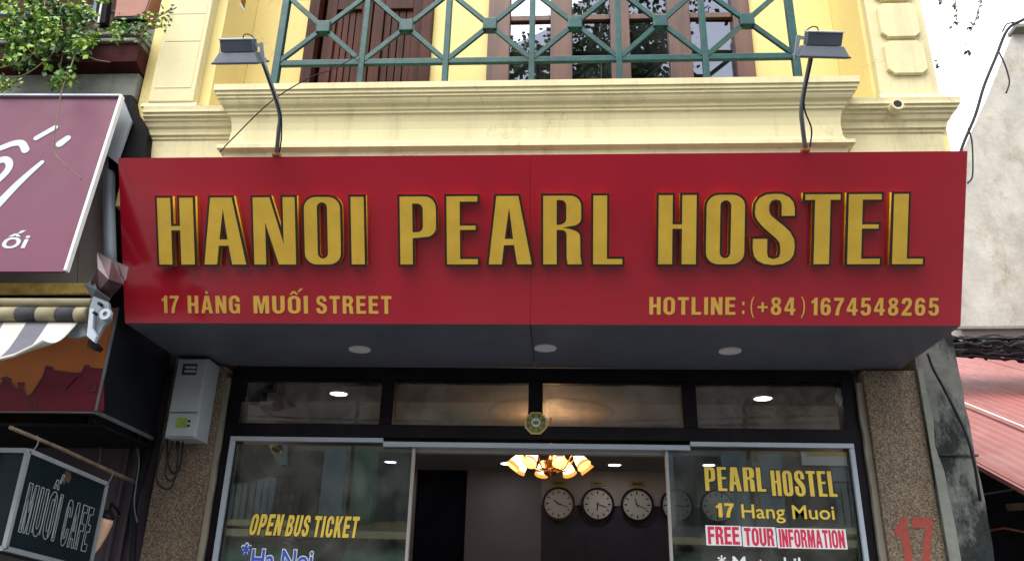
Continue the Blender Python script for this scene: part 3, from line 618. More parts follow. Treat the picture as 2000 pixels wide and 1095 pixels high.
# ================================================================== FLOODLIGHTS
def floodlight(s, lab, c, base, mid, top, ang=0):
    t = thing('floodlight', lab, 'floodlight', base, 'floodlights on arms above the red sign')
    g = B(); pth = smooth_path([base, (Vector(base)*.5+Vector(mid)*.5)+Vector((s*-.008, -.01, 0)), mid, top], 5); tube(g, pth, .0115, 10); obj('arm', g, M['steel'], t)
    g = B(); tube(g, smooth_path([Vector(base)+Vector((.02, -.01, .0)), Vector(base)*.6+Vector(mid)*.4+Vector((.03, -.025, 0)), Vector(mid)+Vector((.006, -.016, 0)), Vector(top)+Vector((0, -.014, -.02))], 6), .004, 6); obj('power_cable', g, M['rubber'], t)
    g = B(); box(g, base[0]-.02, base[0]+.02, base[1]-.015, base[1]+.03, base[2]-.02, base[2]+.004, .003); disc(g, (base[0], base[1]-.018, base[2]+.01), .006, .02, 'y', 8); bk = obj('base_bracket', g, M['rust'], t)
    C = Vector(c); Rm = Matrix.Translation(C) @ Matrix.Rotation(R(ang), 4, 'Y') @ Matrix.Rotation(R(40), 4, 'X') @ Matrix.Scale(.86, 4)
    def P(n, g, m, sm=False): bmesh.ops.transform(g, matrix=Rm, verts=g.verts); return obj(n, g, m, t, smooth=sm)
    # hood: frustum widening to the lens
    g = B(); a = [(-.105, -.05, .05), (.105, -.05, .05), (.105, .05, .05), (-.105, .05, .05)]; b = [(-.132, -.085, 0), (.132, -.085, 0), (.132, .085, 0), (-.132, .085, 0)]
    va = [g.verts.new(p) for p in a]; vb_ = [g.verts.new(p) for p in b]
    g.faces.new(va)
    for k in range(4): g.faces.new((va[k], va[(k+1) % 4], vb_[(k+1) % 4], vb_[k]))
    P('hood', g, M['lampframe'] if s > 5 else M['lampgrey'])
    g = B(); box(g, -.14, .14, -.093, .093, -.012, -.0005, .003); P('lens_frame', g, M['lampgrey'])
    g = B(); box(g, -.125, .125, -.078, .078, -.015, -.0125, .001); P('lens', g, M['lampglass'])
    g = B(); box(g, -.095, .095, -.044, .044, .052, .122, .006); hs = P('ballast_housing', g, M['lampgrey'])
    for k in range(9):
        g = B(); x = -.085 + k*.0212; box(g, x, x+.006, -.05, -.0445, .058, .116, .001); P('cooling_fin', g, M['lampgrey']).parent = t
    g = B(); box(g, -.099, .099, -.048, .048, .122, .130, .002); P('lid', g, M['lampframe'])
    e = -s
    g = B(); bar(g, (e*.10, 0, .09), (e*.135, .0, .09), .02, .01); bar(g, (e*.135, .0, .105), (e*.135, .0, -.02), .022, .008); P('yoke', g, M['lampframe'])
    g = B(); tube(g, smooth_path([(e*.03, .0, .13), (e*.045, -.008, .150), (e*.075, -.008, .148), (e*.10, 0, .125)], 5), .0035, 6); P('cable_loop', g, M['rubber'])
    return t
floodlight(-1, 'grey floodlight head on a bent steel arm at the left end of the railing', at(470, 120, 3.33), tuple(at(540, 299, 3.715)), tuple(at(545, 215, 3.52)), tuple(at(513, 118, 3.34)))
floodlight(1, 'grey floodlight head on a steel arm at the right end of the railing', at(1603, 108, 3.33), tuple(at(1573, 290, 3.715)), tuple(at(1566, 205, 3.52)), tuple(at(1584, 112, 3.34)), 3)

# ================================================================== SHOPFRONT
sf = thing('shopfront', 'dark framed glass shopfront with transom panes and white aluminium sliding doors', 'shopfront', (0, 5, .13))
g = B()
FY0, FY1 = 4.95, 5.07
for a, b in ((-1.92, -1.836), (1.862, 1.944)): box(g, a, b, FY0, FY1, .131, 3.0, .003)
for a, b in ((-.958, -.877), (-.037, .051), (.902, .99)): box(g, a, b, FY0+.005, FY1-.005, 2.652, 2.938, .003)
box(g, -1.9, 1.93, FY0+.002, FY1-.002, 2.94, 3.0145, .003); box(g, -1.836, 1.862, FY0, FY1, 2.57, 2.65, .003)
box(g, -1.836, 1.862, FY0+.03, FY1-.03, 2.925, 2.9395); obj('frame', g, M['darkframe'], sf)
# dark stepped patches behind the glass of the first pane
g = B()
for x0, x1, z0, z1 in ((-1.834, -1.70, 2.80, 2.924), (-1.70, -1.645, 2.862, 2.924)): box(g, x0, x1, 5.012, 5.018, z0, z1)
box(g, -1.38, -.96, 5.012, 5.018, 2.905, 2.924); obj('dark_patches', g, M['darkframe'], sf)
for a, b in ((-1.835, -.959), (-.876, -.038), (.052, .901), (.991, 1.861)):
    g = B(); box(g, a, b, 5.004, 5.010, 2.651, 2.924); obj('transom_pane', g, M['transom_glass'], sf)
# white tracks, jambs
g = B(); box(g, -1.865, -.917, 4.925, 4.949, 2.535, 2.562, .002); obj('head_rail', g, M['alu'], sf)
g = B(); box(g, .932, 1.884, 4.925, 4.949, 2.535, 2.562, .002); obj('head_rail', g, M['alu'], sf)
g = B(); box(g, -.916, .931, 4.932, 4.99, 2.512, 2.542, .002); obj('head_rail', g, M['alu'], sf)
g = B(); box(g, -.916, .931, 4.992, 5.06, 2.492, 2.53, .002); obj('inner_head_rail', g, M['room_panel'], sf)
for a, b in ((-1.865, -1.836), (1.858, 1.884)):
    g = B(); box(g, a, b, 4.925, 4.949, .14, 2.534, .002); obj('jamb', g, M['alu'], sf)
def door(x0, x1, y, edge, lab):
    t = tag(obj('sliding_door', box(B(), x0, x1, y+.012, y+.02, .15, 2.52), M['glass'], sf), lab)
    g = B(); box(g, edge-.009, edge+.009, y, y+.03, .15, 2.51, .002); obj('edge_stile', g, M['room_panel'], t)
    return t
dl = door(-1.835, -.735, 4.955, -.73, 'left sliding door with OPEN BUS TICKET lettering')
dr = door(.79, 1.857, 4.955, .793, 'right sliding door with PEARL HOSTEL lettering')
for a, b in ((-.98, -.745), (.80, .97)):
    g = B(); box(g, a, b, 5.03, 5.036, .15, 2.49); obj('fixed_pane', g, M['transom_glass'], sf)
YT = 4.9665
def gtext(body, x0, x1, z, h, layers, par, shear=0, space=1.0):
    for k, (m, off) in enumerate(layers):
        place_text('lettering', body, M[m], par, (x0, YT-.0012*k, z), (1, 0, 0), (0, 0, 1), x1-x0, h, .0004, off, shear, space)
def gword(body, x0, x1, z, h, par, m='v_yellow', m2='v_dark', o2=.065, sets=None, shear=0, track=.15):
    st_ = dict(GS); st_.update(GL) if sets else None
    if m2: word('lettering', body, m2, par, (x0, YT+.0004, z), (1, 0, 0), (0, 0, 1), x1-x0, h, .0004, o2, track, st_, shear)
    word('lettering', body, m, par, (x0, YT-.0006, z), (1, 0, 0), (0, 0, 1), x1-x0, h, .0004, .012, track, st_, shear)
gword('OPEN', -1.685, -1.495, 1.988, .118, dl, shear=.12); gword('BUS', -1.465, -1.33, 1.985, .118, dl, shear=.12); gword('TICKET', -1.30, -1.035, 1.983, .118, dl, shear=.08)
gtext('Ha Noi', -1.645, -1.285, 1.80, .105, (('v_white', .05), ('v_blue', .015)), dl)
gtext('*', -1.71, -1.66, 1.83, .10, (('v_white', .06), ('v_blue', .015)), dl)
gword('PEARL', 1.012, 1.36, 2.285, .135, dr, sets=1, o2=.06, track=.14); gword('HOSTEL', 1.395, 1.765, 2.262, .142, dr, sets=1, o2=.06, track=.14)
gword('17', 1.065, 1.165, 2.135, .078, dr, o2=.03)
gtext('Hang Muoi', 1.21, 1.735, 2.133, .075, (('v_dark', .03), ('v_yellow', .010)), dr)
for b_, x0_, x1_, z_ in (('FREE', 1.008, 1.185, 1.985), ('TOUR', 1.215, 1.380, 1.981), ('INFORMATION', 1.41, 1.775, 1.977)):
    obj('letter_backing', box(B(), x0_-.012, x1_+.012, YT-.0003, YT+.0003, z_-.007, z_+.103), M['v_white'], dr)
    gword(b_, x0_, x1_, z_, .096, dr, m='v_red', m2=None, track=.09)
gtext('* Motorbike', 1.055, 1.60, 1.845, .075, (('v_white', .01),), dr)
word('painted_number', '1', 'red17', NUMBER_PILLAR, (2.035, 4.8985, 1.80), (1, 0, 0), (0, 0, 1), .075, .345, .0012, 0)
word('painted_number', '7', 'red17', NUMBER_PILLAR, (2.135, 4.8985, 1.80), (1, 0, 0), (0, 0, 1), .115, .345, .0012, 0)
# octagonal emblem
em = thing('octagonal_emblem', 'small gold octagonal emblem fixed on the dark transom above the doorway', 'emblem', (.012, 4.93, 2.665))
def octagon(r, y0, y1, m, n=8):
    g = B(); prism(g, [(.012+r*math.cos(R(22.5+45*k)), y0, 2.665+r*math.sin(R(22.5+45*k))) for k in range(8)], (0, y1-y0, 0)); return obj(n, g, M[m], em)
octagon(.073, 4.935, 4.948, 'emblem_gold', 'outer_plate'); octagon(.061, 4.931, 4.9345, 'emblem_green', 'inner_plate')
g = B(); disc(g, (.012, 4.929, 2.668), .028, .003, 'y', 24); obj('mirror', g, M['emblem_white'], em)
g = B(); prism(g, [(-.004, 4.927, 2.655), (.028, 4.927, 2.655), (.032, 4.927, 2.68), (.02, 4.927, 2.67), (.012, 4.927, 2.686), (.004, 4.927, 2.67), (-.008, 4.927, 2.68)], (0, -.001, 0)); obj('motif', g, M['emblem_green'], em)
g = B()
for k in range(8):
    a = R(45*k); c_ = Vector((.012+.043*math.cos(a), 4.93, 2.666+.043*math.sin(a))); tdir = Vector((-math.sin(a), 0, math.cos(a))); rdir = Vector((math.cos(a), 0, math.sin(a)))
    for j in (-1, 0, 1): bar(g, c_+rdir*j*.006-tdir*.009, c_+rdir*j*.006+tdir*.009, .0022, .0015)
obj('trigram_marks', g, M['emblem_gold'], em)

# ================================================================== ROOM BEHIND
def struct(name, g, m): return tag(obj(name, g, m), kind='structure')
RZ = 3.10; RYB = 9.5
struct('room_ceiling', box(B(), -2.29, 2.29, 5.08, 9.7, RZ, RZ+.1), M['room_ceiling'])
struct('room_floor', box(B(), -2.29, 2.29, 5.0, 9.7, .0, .15), M['room_floor'])
struct('room_wall', box(B(), -2.4, -2.0, 5.41, 9.7, .15, RZ), M['room_wall'])
struct('room_wall', box(B(), 2.1, 2.29, 5.41, 9.7, .15, RZ), M['room_wall'])
g = B(); box(g, -2.0, -1.48, RYB, RYB+.1, .15, RZ); box(g, -.90, -.05, RYB, RYB+.1, .15, RZ); struct('back_wall', g, M['room_wall'])
struct('back_wall_band', box(B(), -.048, 2.1, RYB-.02, RYB+.1, 2.725, RZ), M['room_panel'])
struct('back_wall_panelling', box(B(), -.048, 2.1, RYB, RYB+.1, .15, 2.724), M['room_dark'])
struct('dark_doorway', box(B(), -1.479, -.901, RYB+.05, RYB+.1, .15, RZ), M['doorway_black'])  # near-black panel closing the doorway opening
# downlights
def ceil_light(x, y, lab, group='lit downlights in the hostel ceiling'):
    t = thing('ceiling_downlight', lab, 'downlight', (x, y, RZ), group)
    obj('lit_disc', disc(B(), (x, y, RZ-.006), .062, .004, 'z', 24), M['downlight'], t)
    obj('trim_ring', ring(B(), (x, y, RZ-.007), .063, .08, .012, 24, 'z'), M['off_disc'], t)
ceil_light(-1.504, 5.95, 'lit white downlight seen through the leftmost transom pane')
ceil_light(1.645, 5.98, 'lit white downlight seen through the rightmost transom pane')
ceil_light(-1.694, 8.98, 'lit far downlight behind the left sliding door')
ceil_light(-.416, 8.98, 'lit far downlight just left of the chandelier')
ceil_light(.748, 8.98, 'lit far downlight just right of the chandelier, above the clocks')
ceil_light(1.74, 8.9, 'lit far downlight behind the right sliding door, above PEARL HOSTEL')
# ceiling rose and chandelier
CX, CY = .083, 6.55
t = thing('ceiling_rose', 'round plaster ceiling rose lit orange above the chandelier', 'ceiling rose', (CX, CY, RZ))
g = B(); lathe(g, [(.0, RZ-.014), (.10, RZ-.013), (.12, RZ-.010), (.47, RZ-.009), (.49, RZ-.006), (.51, RZ-.001)], (CX, CY, 0), 48); obj('rose_disc', g, M['room_panel'], t)
for k in range(12):
    a = R(30*k); g = B(); lathe(g, [(0, -.006), (.03, -.004), (.05, 0)], (CX+.22*math.cos(a), CY+.22*math.sin(a), RZ-.0095), 8, Matrix.Diagonal((1, 1, 1, 1)).to_3x3()); obj('petal', g, M['room_panel'], t)
ch = thing('chandelier', 'brass chandelier with glowing amber tulip shades hanging in the doorway', 'chandelier', (CX, CY, RZ-.03))
zc = 2.66
ldt = bpy.data.lights.new('chandelier_glow', 'POINT'); ldt.energy = 6; ldt.color = (1, .55, .22); ldt.shadow_soft_size = .06
lo = bpy.data.objects.new('chandelier_glow', ldt); col.objects.link(lo); lo.location = (CX, CY, 2.86)
g = B(); tube(g, [(CX, CY, RZ-.04), (CX, CY, zc-.05)], .008, 8); obj('stem', g, M['brass'], ch)
g = B(); lathe(g, [(0, zc-.10), (.012, zc-.09), (.018, zc-.07), (.05, zc-.05), (.06, zc-.03), (.05, zc-.015), (.03, zc+.01), (.045, zc+.04), (.02, zc+.07), (.008, zc+.1)], (CX, CY, 0), 20); obj('body', g, M['brass'], ch)
for k in range(8):
    a = R(45*k+14); d = Vector((math.cos(a), math.sin(a), 0)); c0 = Vector((CX, CY, zc))
    g = B(); tube(g, smooth_path([c0+d*.04, c0+d*.12+Vector((0, 0, -.02)), c0+d*.19+Vector((0, 0, .07)), c0+d*.23+Vector((0, 0, .085))], 5), .006, 8); ar = obj('arm', g, M['brass'], ch)
    tip = c0+d*.235+Vector((0, 0, .08)); ax = (d*.62+Vector((0, 0, -.78))).normalized(); Q = ax.to_track_quat('Z', 'Y').to_matrix()
    g = B(); lathe(g, [(.0, -.01), (.022, -.005), (.036, .02), (.044, .055), (.050, .085), (.060, .115), (.058, .115), (.046, .082), (.038, .05)], tip, 14, Q)
    g.faces.ensure_lookup_table()
    for i_, f in enumerate(g.faces): f.material_index = (0, 0, 1, 1, 2, 2, 0, 0)[min(7, i_//14)]
    obj('glass_shade', g, [M['bulb_shade'], M['shade_hot'], M['shade_rim']], ch)
# clocks
def clock(x, label, hh, mm):
    z, y = 2.735, RYB-.045; r = .165
    t = thing('wall_clock', label, 'clock', (x, RYB, z), 'round black rimmed wall clocks in a row')
    obj('rim', ring(B(), (x, y+.012, z), r-.006, r+.018, .045, 40), M['clock_rim'], t)
    obj('face', disc(B(), (x, y+.008, z), r-.004, .006, 'y', 40), M['clock_face'], t)
    g = B()
    for k in range(12):
        a = R(30*k); d = Vector((math.sin(a), 0, math.cos(a))); c = Vector((x, y+.0035, z)); s_ = d.cross(Vector((0, 1, 0)))
        bar(g, c+d*(r*.68), c+d*(r*.86), .015 if k % 3 == 0 else .011, .002)
    obj('numeral_marks', g, M['clock_rim'], t)
    for n, a, l, wd in (('hour_hand', hh*30+mm*.5, .42, .011), ('minute_hand', mm*6, .66, .007)):
        a = R(a); d = Vector((math.sin(a), 0, math.cos(a))); c = Vector((x, y-.0005-(.002 if n[0] == 'm' else 0), z))
        obj(n, bar(B(), c-d*.025, c+d*r*l, wd, .0015), M['clock_rim'], t)
cl = [('round wall clock nearest the chandelier, its face tinted warm', 10, 18), ('second wall clock from the left, between the chandelier clock and the middle one', 6, 18), ('third wall clock from the left, in the open doorway', 11, 19), ('wall clock cut by the edge of the right sliding door', 3, 16), ('wall clock behind the right door glass, below PEARL HOSTEL', 4, 30)]
for k, (lb, hh, mm) in enumerate(cl): clock(.146+.438*k, lb, hh, mm)
for k in range(4):
    x = .15+.438*k
    t = thing('city_plate', ['small brown name plate above the clock nearest the chandelier', 'small olive name plate above the second clock from the left', 'small olive name plate above the third clock from the left', 'small green name plate above the clock at the right door edge'][k], 'name plate', (x, RYB-.02, 2.96), 'name plates above the wall clocks')
    obj('plate', box(B(), x-.085, x+.085, RYB-.032, RYB-.0205, 2.935, 2.995, .003), M['olive'], t)
    obj('plate_text', box(B(), x-.05, x+.05, RYB-.0335, RYB-.0322, 2.955, 2.973), M['trim'], t)

# ================================================================== METER BOX
mb = thing('meter_box', 'grey plastic electricity meter box with a green sticker on the left pebbledash pillar', 'meter box', (-2.085, 4.9, 2.5))
g = B(); box(g, -2.18, -1.99, 4.72, 4.898, 2.505, 2.995, .008); obj('casing', g, M['meter'], mb)
g = B(); box(g, -2.172, -1.998, 4.704, 4.719, 2.66, 2.985, .006); cv = obj('cover', g, M['meter'], mb)
g = B(); box(g, -2.172, -1.998, 4.708, 4.719, 2.515, 2.652, .005); obj('lower_cover', g, M['meter'], mb)
g = B(); box(g, -2.135, -2.045, 4.700, 4.7035, 2.885, 2.955, .0005); obj('window', g, M['meter_glass'], cv)
g = B(); box(g, -2.118, -2.05, 4.6985, 4.6998, 2.90, 2.915); box(g, -2.118, -2.05, 4.6985, 4.6998, 2.925, 2.94); obj('reading_strip', g, M['meter'], cv)
g = B(); box(g, -2.118, -2.05, 4.7065, 4.7078, 2.565, 2.625); obj('sticker', g, M['sticker_green'], mb)
g = B(); disc(g, (-2.04, 4.706, 2.605), .008, .003, 'y', 10); obj('screw', g, M['black'], mb); g = B(); disc(g, (-2.04, 4.706, 2.578), .008, .003, 'y', 10); obj('screw', g, M['black'], mb)
for k, lp in enumerate(([(340, 850), (330, 890), (322, 925), (335, 938), (347, 915), (345, 860)], [(350, 855), (345, 915), (335, 950), (318, 952), (305, 930), (318, 870)], [(358, 855), (352, 910), (340, 925), (328, 905), (326, 858)])):
    g = B(); tube(g, smooth_path([at(u, v, 4.80+.015*k) for u, v in lp], 5), .006, 7)
    tag(obj('meter_cable', g, M['rubber']), ['black cable in a short loop right under the meter box', 'longest black cable loop hanging below the meter box', 'tight inner cable loop below the meter box'][k], 'cable', 'cable loops hanging under the meter box')

# ================================================================== LEFT NEIGHBOUR
ln = thing('neighbour_building', 'old grey and maroon neighbour building cut by the left edge, mossy ledge above', 'building', (-3.5, 4.5, 0))
Xe = -2.30
g = B(); box(g, -7, Xe, 3.86, 9, 4.30, 4.47, .01); obj('concrete_band', g, M['concrete'], ln)
g = B(); box(g, -7, Xe-.01, 3.90, 9, 4.05, 4.30); obj('lower_band', g, M['concrete'], ln)
g = B(); prism(g, [(-7, 3.86, 4.472), (-7, 3.79, 4.50), (-7, 3.78, 4.62), (-7, 4.0, 4.62), (-7, 4.0, 4.472)], (7+Xe+.01, 0, 0)); obj('maroon_fascia', g, M['maroon'], ln)
g = B(); box(g, -7, Xe-.005, 3.76, 4.3, 4.622, 4.645, .006); obj('ledge_slab', g, M['concrete'], ln)
g = B(); box(g, -7, Xe-.01, 3.80, 4.3, 4.647, 4.68, .008); box(g, -7, Xe-.005, 3.775, 4.3, 4.682, 4.70, .005); obj('ledge_moulding', g, M['concrete'], ln)
g = B(); box(g, -7, Xe, 3.95, 9, 4.702, 4.86, .01); obj('parapet', g, M['concrete'], ln)
g = B(); box(g, -7, Xe, 4.6, 9, 4.862, 8.0); obj('upper_wall', g, M['maroon'], ln)
g = B(); box(g, -7, -2.31, 4.95, 9, .13, 4.04); obj('ground_wall', g, M['purple_wall'], ln)
g = B()
for x, dx in ((-2.37, .0), (-2.43, .0), (-2.50, 0)): box(g, x-.012, x+.012, 4.93, 4.949, .14, 2.6, .003)
obj('wall_batten', g, M['purple_wall'], ln)
g = B(); pts = [at(282, 812, 4.9), at(300, 850, 4.9), at(285, 900, 4.9), at(262, 985, 4.9), at(258, 1095, 4.9), at(250, 1400, 4.9)]
tube(g, pts, .02, 8); obj('wall_pipe', g, M['darkbox'], ln)
# dark gap filler between the two houses
g = B()
q = [at(232, 186, 3.83), at(258, 186, 3.83), at(264, 215, 3.83), at(282, 240, 3.83), at(288, 262, 3.83), at(284, 305, 3.83), at(284, 330, 3.83), at(206, 330, 3.83)]
prism(g, q, (0, .06, 0)); tag(obj('infill_panel', g, M['infill']), 'black tarp bulging between the maroon sign and the yellow wall', 'infill')
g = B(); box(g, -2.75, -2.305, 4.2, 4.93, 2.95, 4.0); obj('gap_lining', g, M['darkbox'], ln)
# balcony rail of neighbour
nr = thing('neighbour_railing', 'blue painted rail with an upright behind the vines at the top left', 'railing', (-3, 3.95, 4.86))
g = B(); box(g, -5, -2.62, 3.98, 4.0, 5.02, 5.04, .003); obj('rail', g, M['blue_rail'], nr)
g = B(); bar(g, at(183, 42, 3.92), at(198, -60, 3.92), .02, .02); obj('post', g, M['blue_rail'], nr)
g = B(); bar(g, at(192, 45, 3.90), at(209, -60, 3.90), .008, .008); obj('conduit', g, M['v_white'], nr)
g = B(); bar(g, at(201, 50, 3.94), at(214, -60, 3.94), .05, .05); obj('post', g, M['darkbox'], nr)
# terracotta planter
pt = thing('planter_box', 'pink terracotta planter box standing on the neighbour ledge near the yellow wall', 'planter', tuple(at(252, 36, 3.95)))
a, b = at(222, 34, 3.93), at(281, 34, 3.93)
g = B(); vs = [(a.x, a.z), (b.x, a.z), (b.x+.03, a.z+.3), (a.x-.03, a.z+.3)]
prism(g, [(x, 3.93, z) for x, z in vs], (0, .25, 0)); bmesh.ops.bevel(g, geom=g.edges[:], offset=.008, segments=2, affect='EDGES'); obj('pot', g, M['pot'], pt)
g = B(); box(g, a.x-.0, b.x, 3.925, 4.17, a.z-.022, a.z-.002, .004); obj('pot_base', g, M['darkbox'], pt)
# maroon sign, slightly leaning back
def ps(x, w_, o=0):                                              # plane of the neighbour sign: w_ runs 0..1 up
    p0, p1 = Vector((0, 3.60, 3.104)), Vector((0, 3.71, 4.20)); n = Vector((0, -(p1-p0).z, (p1-p0).y)).normalized()
    return p0 + (p1-p0)*w_ + n*o + Vector((x, 0, 0))
def psu(u, v, o=0):
    p0, p1 = Vector((0, 3.60, 3.104)), Vector((0, 3.71, 4.20)); n = Vector((0, -(p1-p0).z, (p1-p0).y)).normalized()
    d = ray(u, v); p0 = p0 + n*o; t_ = ((p0-O).dot(n))/d.dot(n); return O + d*t_
ns = thing('neighbour_sign', 'dull maroon sign board with white brush script, cut by the left edge', 'shop sign', tuple(ps(-3, 0)))
nvec = (ps(0, 0, 1)-ps(0, 0, 0))
tr, brr = psu(239, 189), psu(130, 530)
g = B(); prism(g, [psu(-700, 529), brr, tr, psu(-700, 189)], -nvec*.015); obj('sign_board', g, M['purple'], ns)
g = B(); bar(g, brr+nvec*.002, tr+nvec*.002, .014, .03, nvec); obj('edge_strip', g, M['v_white'], ns)
g = B(); bar(g, psu(-700, 187)+nvec*.002, tr+nvec*.002, .012, .03, nvec); obj('edge_strip', g, M['alu'], ns)
def stroke(pts, r0, r1=None, name='painted_stroke'):
    """flat round-ended brush stroke on the sign face"""
    c = [psu(u, v, .0015) for u, v in pts]; c = smooth_path(c, 6) if len(c) > 2 else [c[0].lerp(c[1], k/5) for k in range(6)]
    n = len(c); r1 = r1 or r0; L, Rr = [], []
    for i, p in enumerate(c):
        d = (c[min(i+1, n-1)]-c[max(i-1, 0)]).normalized(); s_ = d.cross(nvec).normalized(); r = r0+(r1-r0)*i/(n-1)
        L.append(p+s_*r); Rr.append(p-s_*r)
    d0 = (c[1]-c[0]).normalized(); d1 = (c[-1]-c[-2]).normalized(); s0 = d0.cross(nvec).normalized(); s1 = d1.cross(nvec).normalized()
    e1 = [c[-1]+s1*r1*math.cos(a)+d1*r1*math.sin(a) for a in (math.pi*k/6 for k in range(1, 6))]
    e0 = [c[0]-s0*r0*math.cos(a)-d0*r0*math.sin(a) for a in (math.pi*k/6 for k in range(1, 6))]
    g = B(); prism(g, L+e1+Rr[::-1]+e0, nvec*.001); return obj(name, g, M['white_paint'], ns)
stroke([(71, 270), (108, 249)], .0155)
stroke([(117, 281), (132, 270)], .022, .0185)
stroke([(-30, 298), (0, 290), (24, 281), (42, 280), (50, 293)], .0165, .0215)
stroke([(82, 317), (60, 336), (32, 362), (0, 395), (-30, 425)], .0125, .027)
stroke([(-40, 380), (-25, 330), (5, 312), (18, 318), (14, 334), (-10, 358), (-35, 385)], .022, .018)
place_text('lettering', 'ối', M['white_paint'], ns, psu(1, 484, .0015), (1, 0, 0), (ps(0, 1)-ps(0, 0)), .125, .075, .001, .015, .12)
# hanging stem over the sign
g = B(); tube(g, smooth_path([at(150, 95, 3.66), at(135, 140, 3.6), at(120, 180, 3.58), at(112, 230, 3.56), at(106, 265, 3.55), at(106, 295, 3.55), at(120, 315, 3.54), at(142, 335, 3.53), at(158, 350, 3.53)], 5), .0032, 6)
tag(obj('dangling_stem', g, M['stem']), 'thin dry vine stem dangling over the maroon sign face', 'vine stem')
# grey cheek and pipe next to the sign
g = B(); prism(g, [at(241, 196, 3.80), at(257, 236, 3.80), at(228, 318, 3.80), at(206, 300, 3.80), at(200, 290, 3.80)], (0, .015, 0)); obj('side_cheek', g, M['cheek'], ns)
g = B(); tube(g, smooth_path([at(214, 300, 3.86), at(213, 400, 3.86), at(216, 520, 3.86)], 4), .032, 12)
tag(obj('downpipe', g, M['pvc']), 'blue grey vertical pipe squeezed between the maroon and the red signs', 'pipe')
# brown panels below
bp = thing('panel_fascia', 'brown grey metal fascia panels behind the lower edge of the maroon sign', 'fascia', (-2.6, 3.93, 3.0))
g = B(); prism(g, [at(151, 566, 3.92), at(203, 566, 3.92), at(205, 300, 3.92), at(160, 300, 3.92)], (0, .02, 0)); obj('panel', g, M['brown_panel'], bp)
g = B(); prism(g, [at(-500, 566, 3.92), at(149.5, 566, 3.92), at(158.5, 300, 3.92), at(-500, 300, 3.92)], (0, .02, 0)); obj('panel', g, M['brown_panel'], bp)
g = B(); x1 = at(190, 562, 3.9).x; z1 = at(100, 555, 3.9).z; box(g, -5, x1, 3.88, 3.915, z1-.06, z1, .003); obj('chipped_edge', g, M['chip_yellow'], bp)
g = B(); box(g, -5, x1-.01, 3.90, 3.93, z1-.10, z1-.062, .003); obj('under_strip', g, M['darkbox'], bp)
# torn flap
fl = thing('torn_flap', 'crumpled maroon plastic corner sticking out between the two signs', 'torn plastic', tuple(at(215, 540, 3.75)))
def tri(g, pts):
    vs = [g.verts.new(p) for p in pts]; g.faces.new(vs)
def sheet(name, uvY, faces, m, par):
    g = B(); vs = [g.verts.new(at(u, v, Y)) for u, v, Y in uvY]
    for f in faces: g.faces.new([vs[i] for i in f])
    o = obj(name, g, m, par); md = o.modifiers.new('t', 'SOLIDIFY'); md.thickness = .004; return o
sheet('flap_sheet', [(190, 493, 3.70), (218, 508, 3.66), (247, 520, 3.72), (240, 555, 3.70), (215, 583, 3.74), (190, 572, 3.72), (178, 552, 3.68), (192, 525, 3.64), (212, 545, 3.62)],
      [(0, 1, 8, 7), (1, 2, 3, 8), (3, 4, 8), (4, 5, 8), (5, 6, 7, 8)], M['flap'], fl)
sheet('flap_backing', [(166, 556, 3.71), (185, 545, 3.69), (190, 565, 3.68), (216, 584, 3.70), (212, 592, 3.72), (180, 580, 3.72)], [(0, 1, 2), (0, 2, 5), (2, 3, 4, 5)], M['flap_grey'], fl)
sheet('flap_tip', [(232, 515, 3.66), (252, 522, 3.62), (246, 548, 3.62), (236, 540, 3.66)], [(0, 1, 2, 3)], M['flap'], fl)
# awning: roller, fabric, end bracket
aw = thing('awning', 'rolled striped awning with its grey and white fabric hanging below the brown panels', 'awning', tuple(at(80, 615, 3.6)))
AY = 3.6
def hx(u, v): return at(u, v, AY)
zc_ = at(90, 589, AY).z; xR = at(176, 590, AY).x
g = B(); tube(g, [(-5, AY+.02, zc_), (xR, AY+.02, zc_)], .024, 14); obj('head_bar', g, M['roll_light'], aw)
zr = at(90, 614, AY).z
us = [(-5, None)] ; edges_u = [-84, -44, -4, 36, 76, 114, 150, 172]
for k in range(len(edges_u)-1):
    xa, xb = at(edges_u[k], 614, AY).x, at(edges_u[k+1], 614, AY).x
    g = B(); tube(g, [(xa, AY, zr), (xb-.001, AY, zr)], .036, 16); obj('roller_stripe', g, M['roll_dark'] if k % 2 == 1 else M['roll_light'], aw)
# fabric sheet hanging outward, stripes run from roller to hem
def fabric():
    g = B(); n = 12; rows = []
    top = [-330, -270, -210, -150, -90, -38, 8, 52, 95, 138, 152]
    hem = [(-460, 760), (-400, 752), (-330, 742), (-260, 735), (-190, 728), (-120, 722), (-60, 715), (-20, 706), (28, 694), (66, 676), (84, 664)]
    for i in range(n+1):
        t_ = i/n; row = []
        for (tu, (hu, hv)) in zip(top, hem):
            a = at(tu, 630, AY); b = at(hu, hv, 3.28); p = a.lerp(b, t_); p.z -= .05*math.sin(math.pi*t_); row.append(g.verts.new(p))
        rows.append(row)
    for i in range(n):
        for j in range(len(top)-1):
            f = g.faces.new((rows[i][j], rows[i+1][j], rows[i+1][j+1], rows[i][j+1])); f.smooth = True
            f.material_index = 1 if (j % 2 == 0 and j < 9) or j == 9 else 0
    o = obj('fabric', g, [M['awn_dark'], M['awn_light']], aw); md = o.modifiers.new('t', 'SOLIDIFY'); md.thickness = .003
    g = B(); tube(g, [rows_p for rows_p in [at(hu, hv, 3.28) for hu, hv in hem]], .008, 8); obj('hem_bar', g, M['awn_light'], aw)
fabric()
ab = thing('awning_bracket', 'galvanised steel crank bracket at the right end of the awning roller', 'bracket', tuple(at(198, 620, 3.56)))
def plate_uv(name, pts, Y, m, par, d=.012):
    g = B(); prism(g, [at(u, v, Y) for u, v in pts], (0, d, 0)); return obj(name, g, M[m], par)
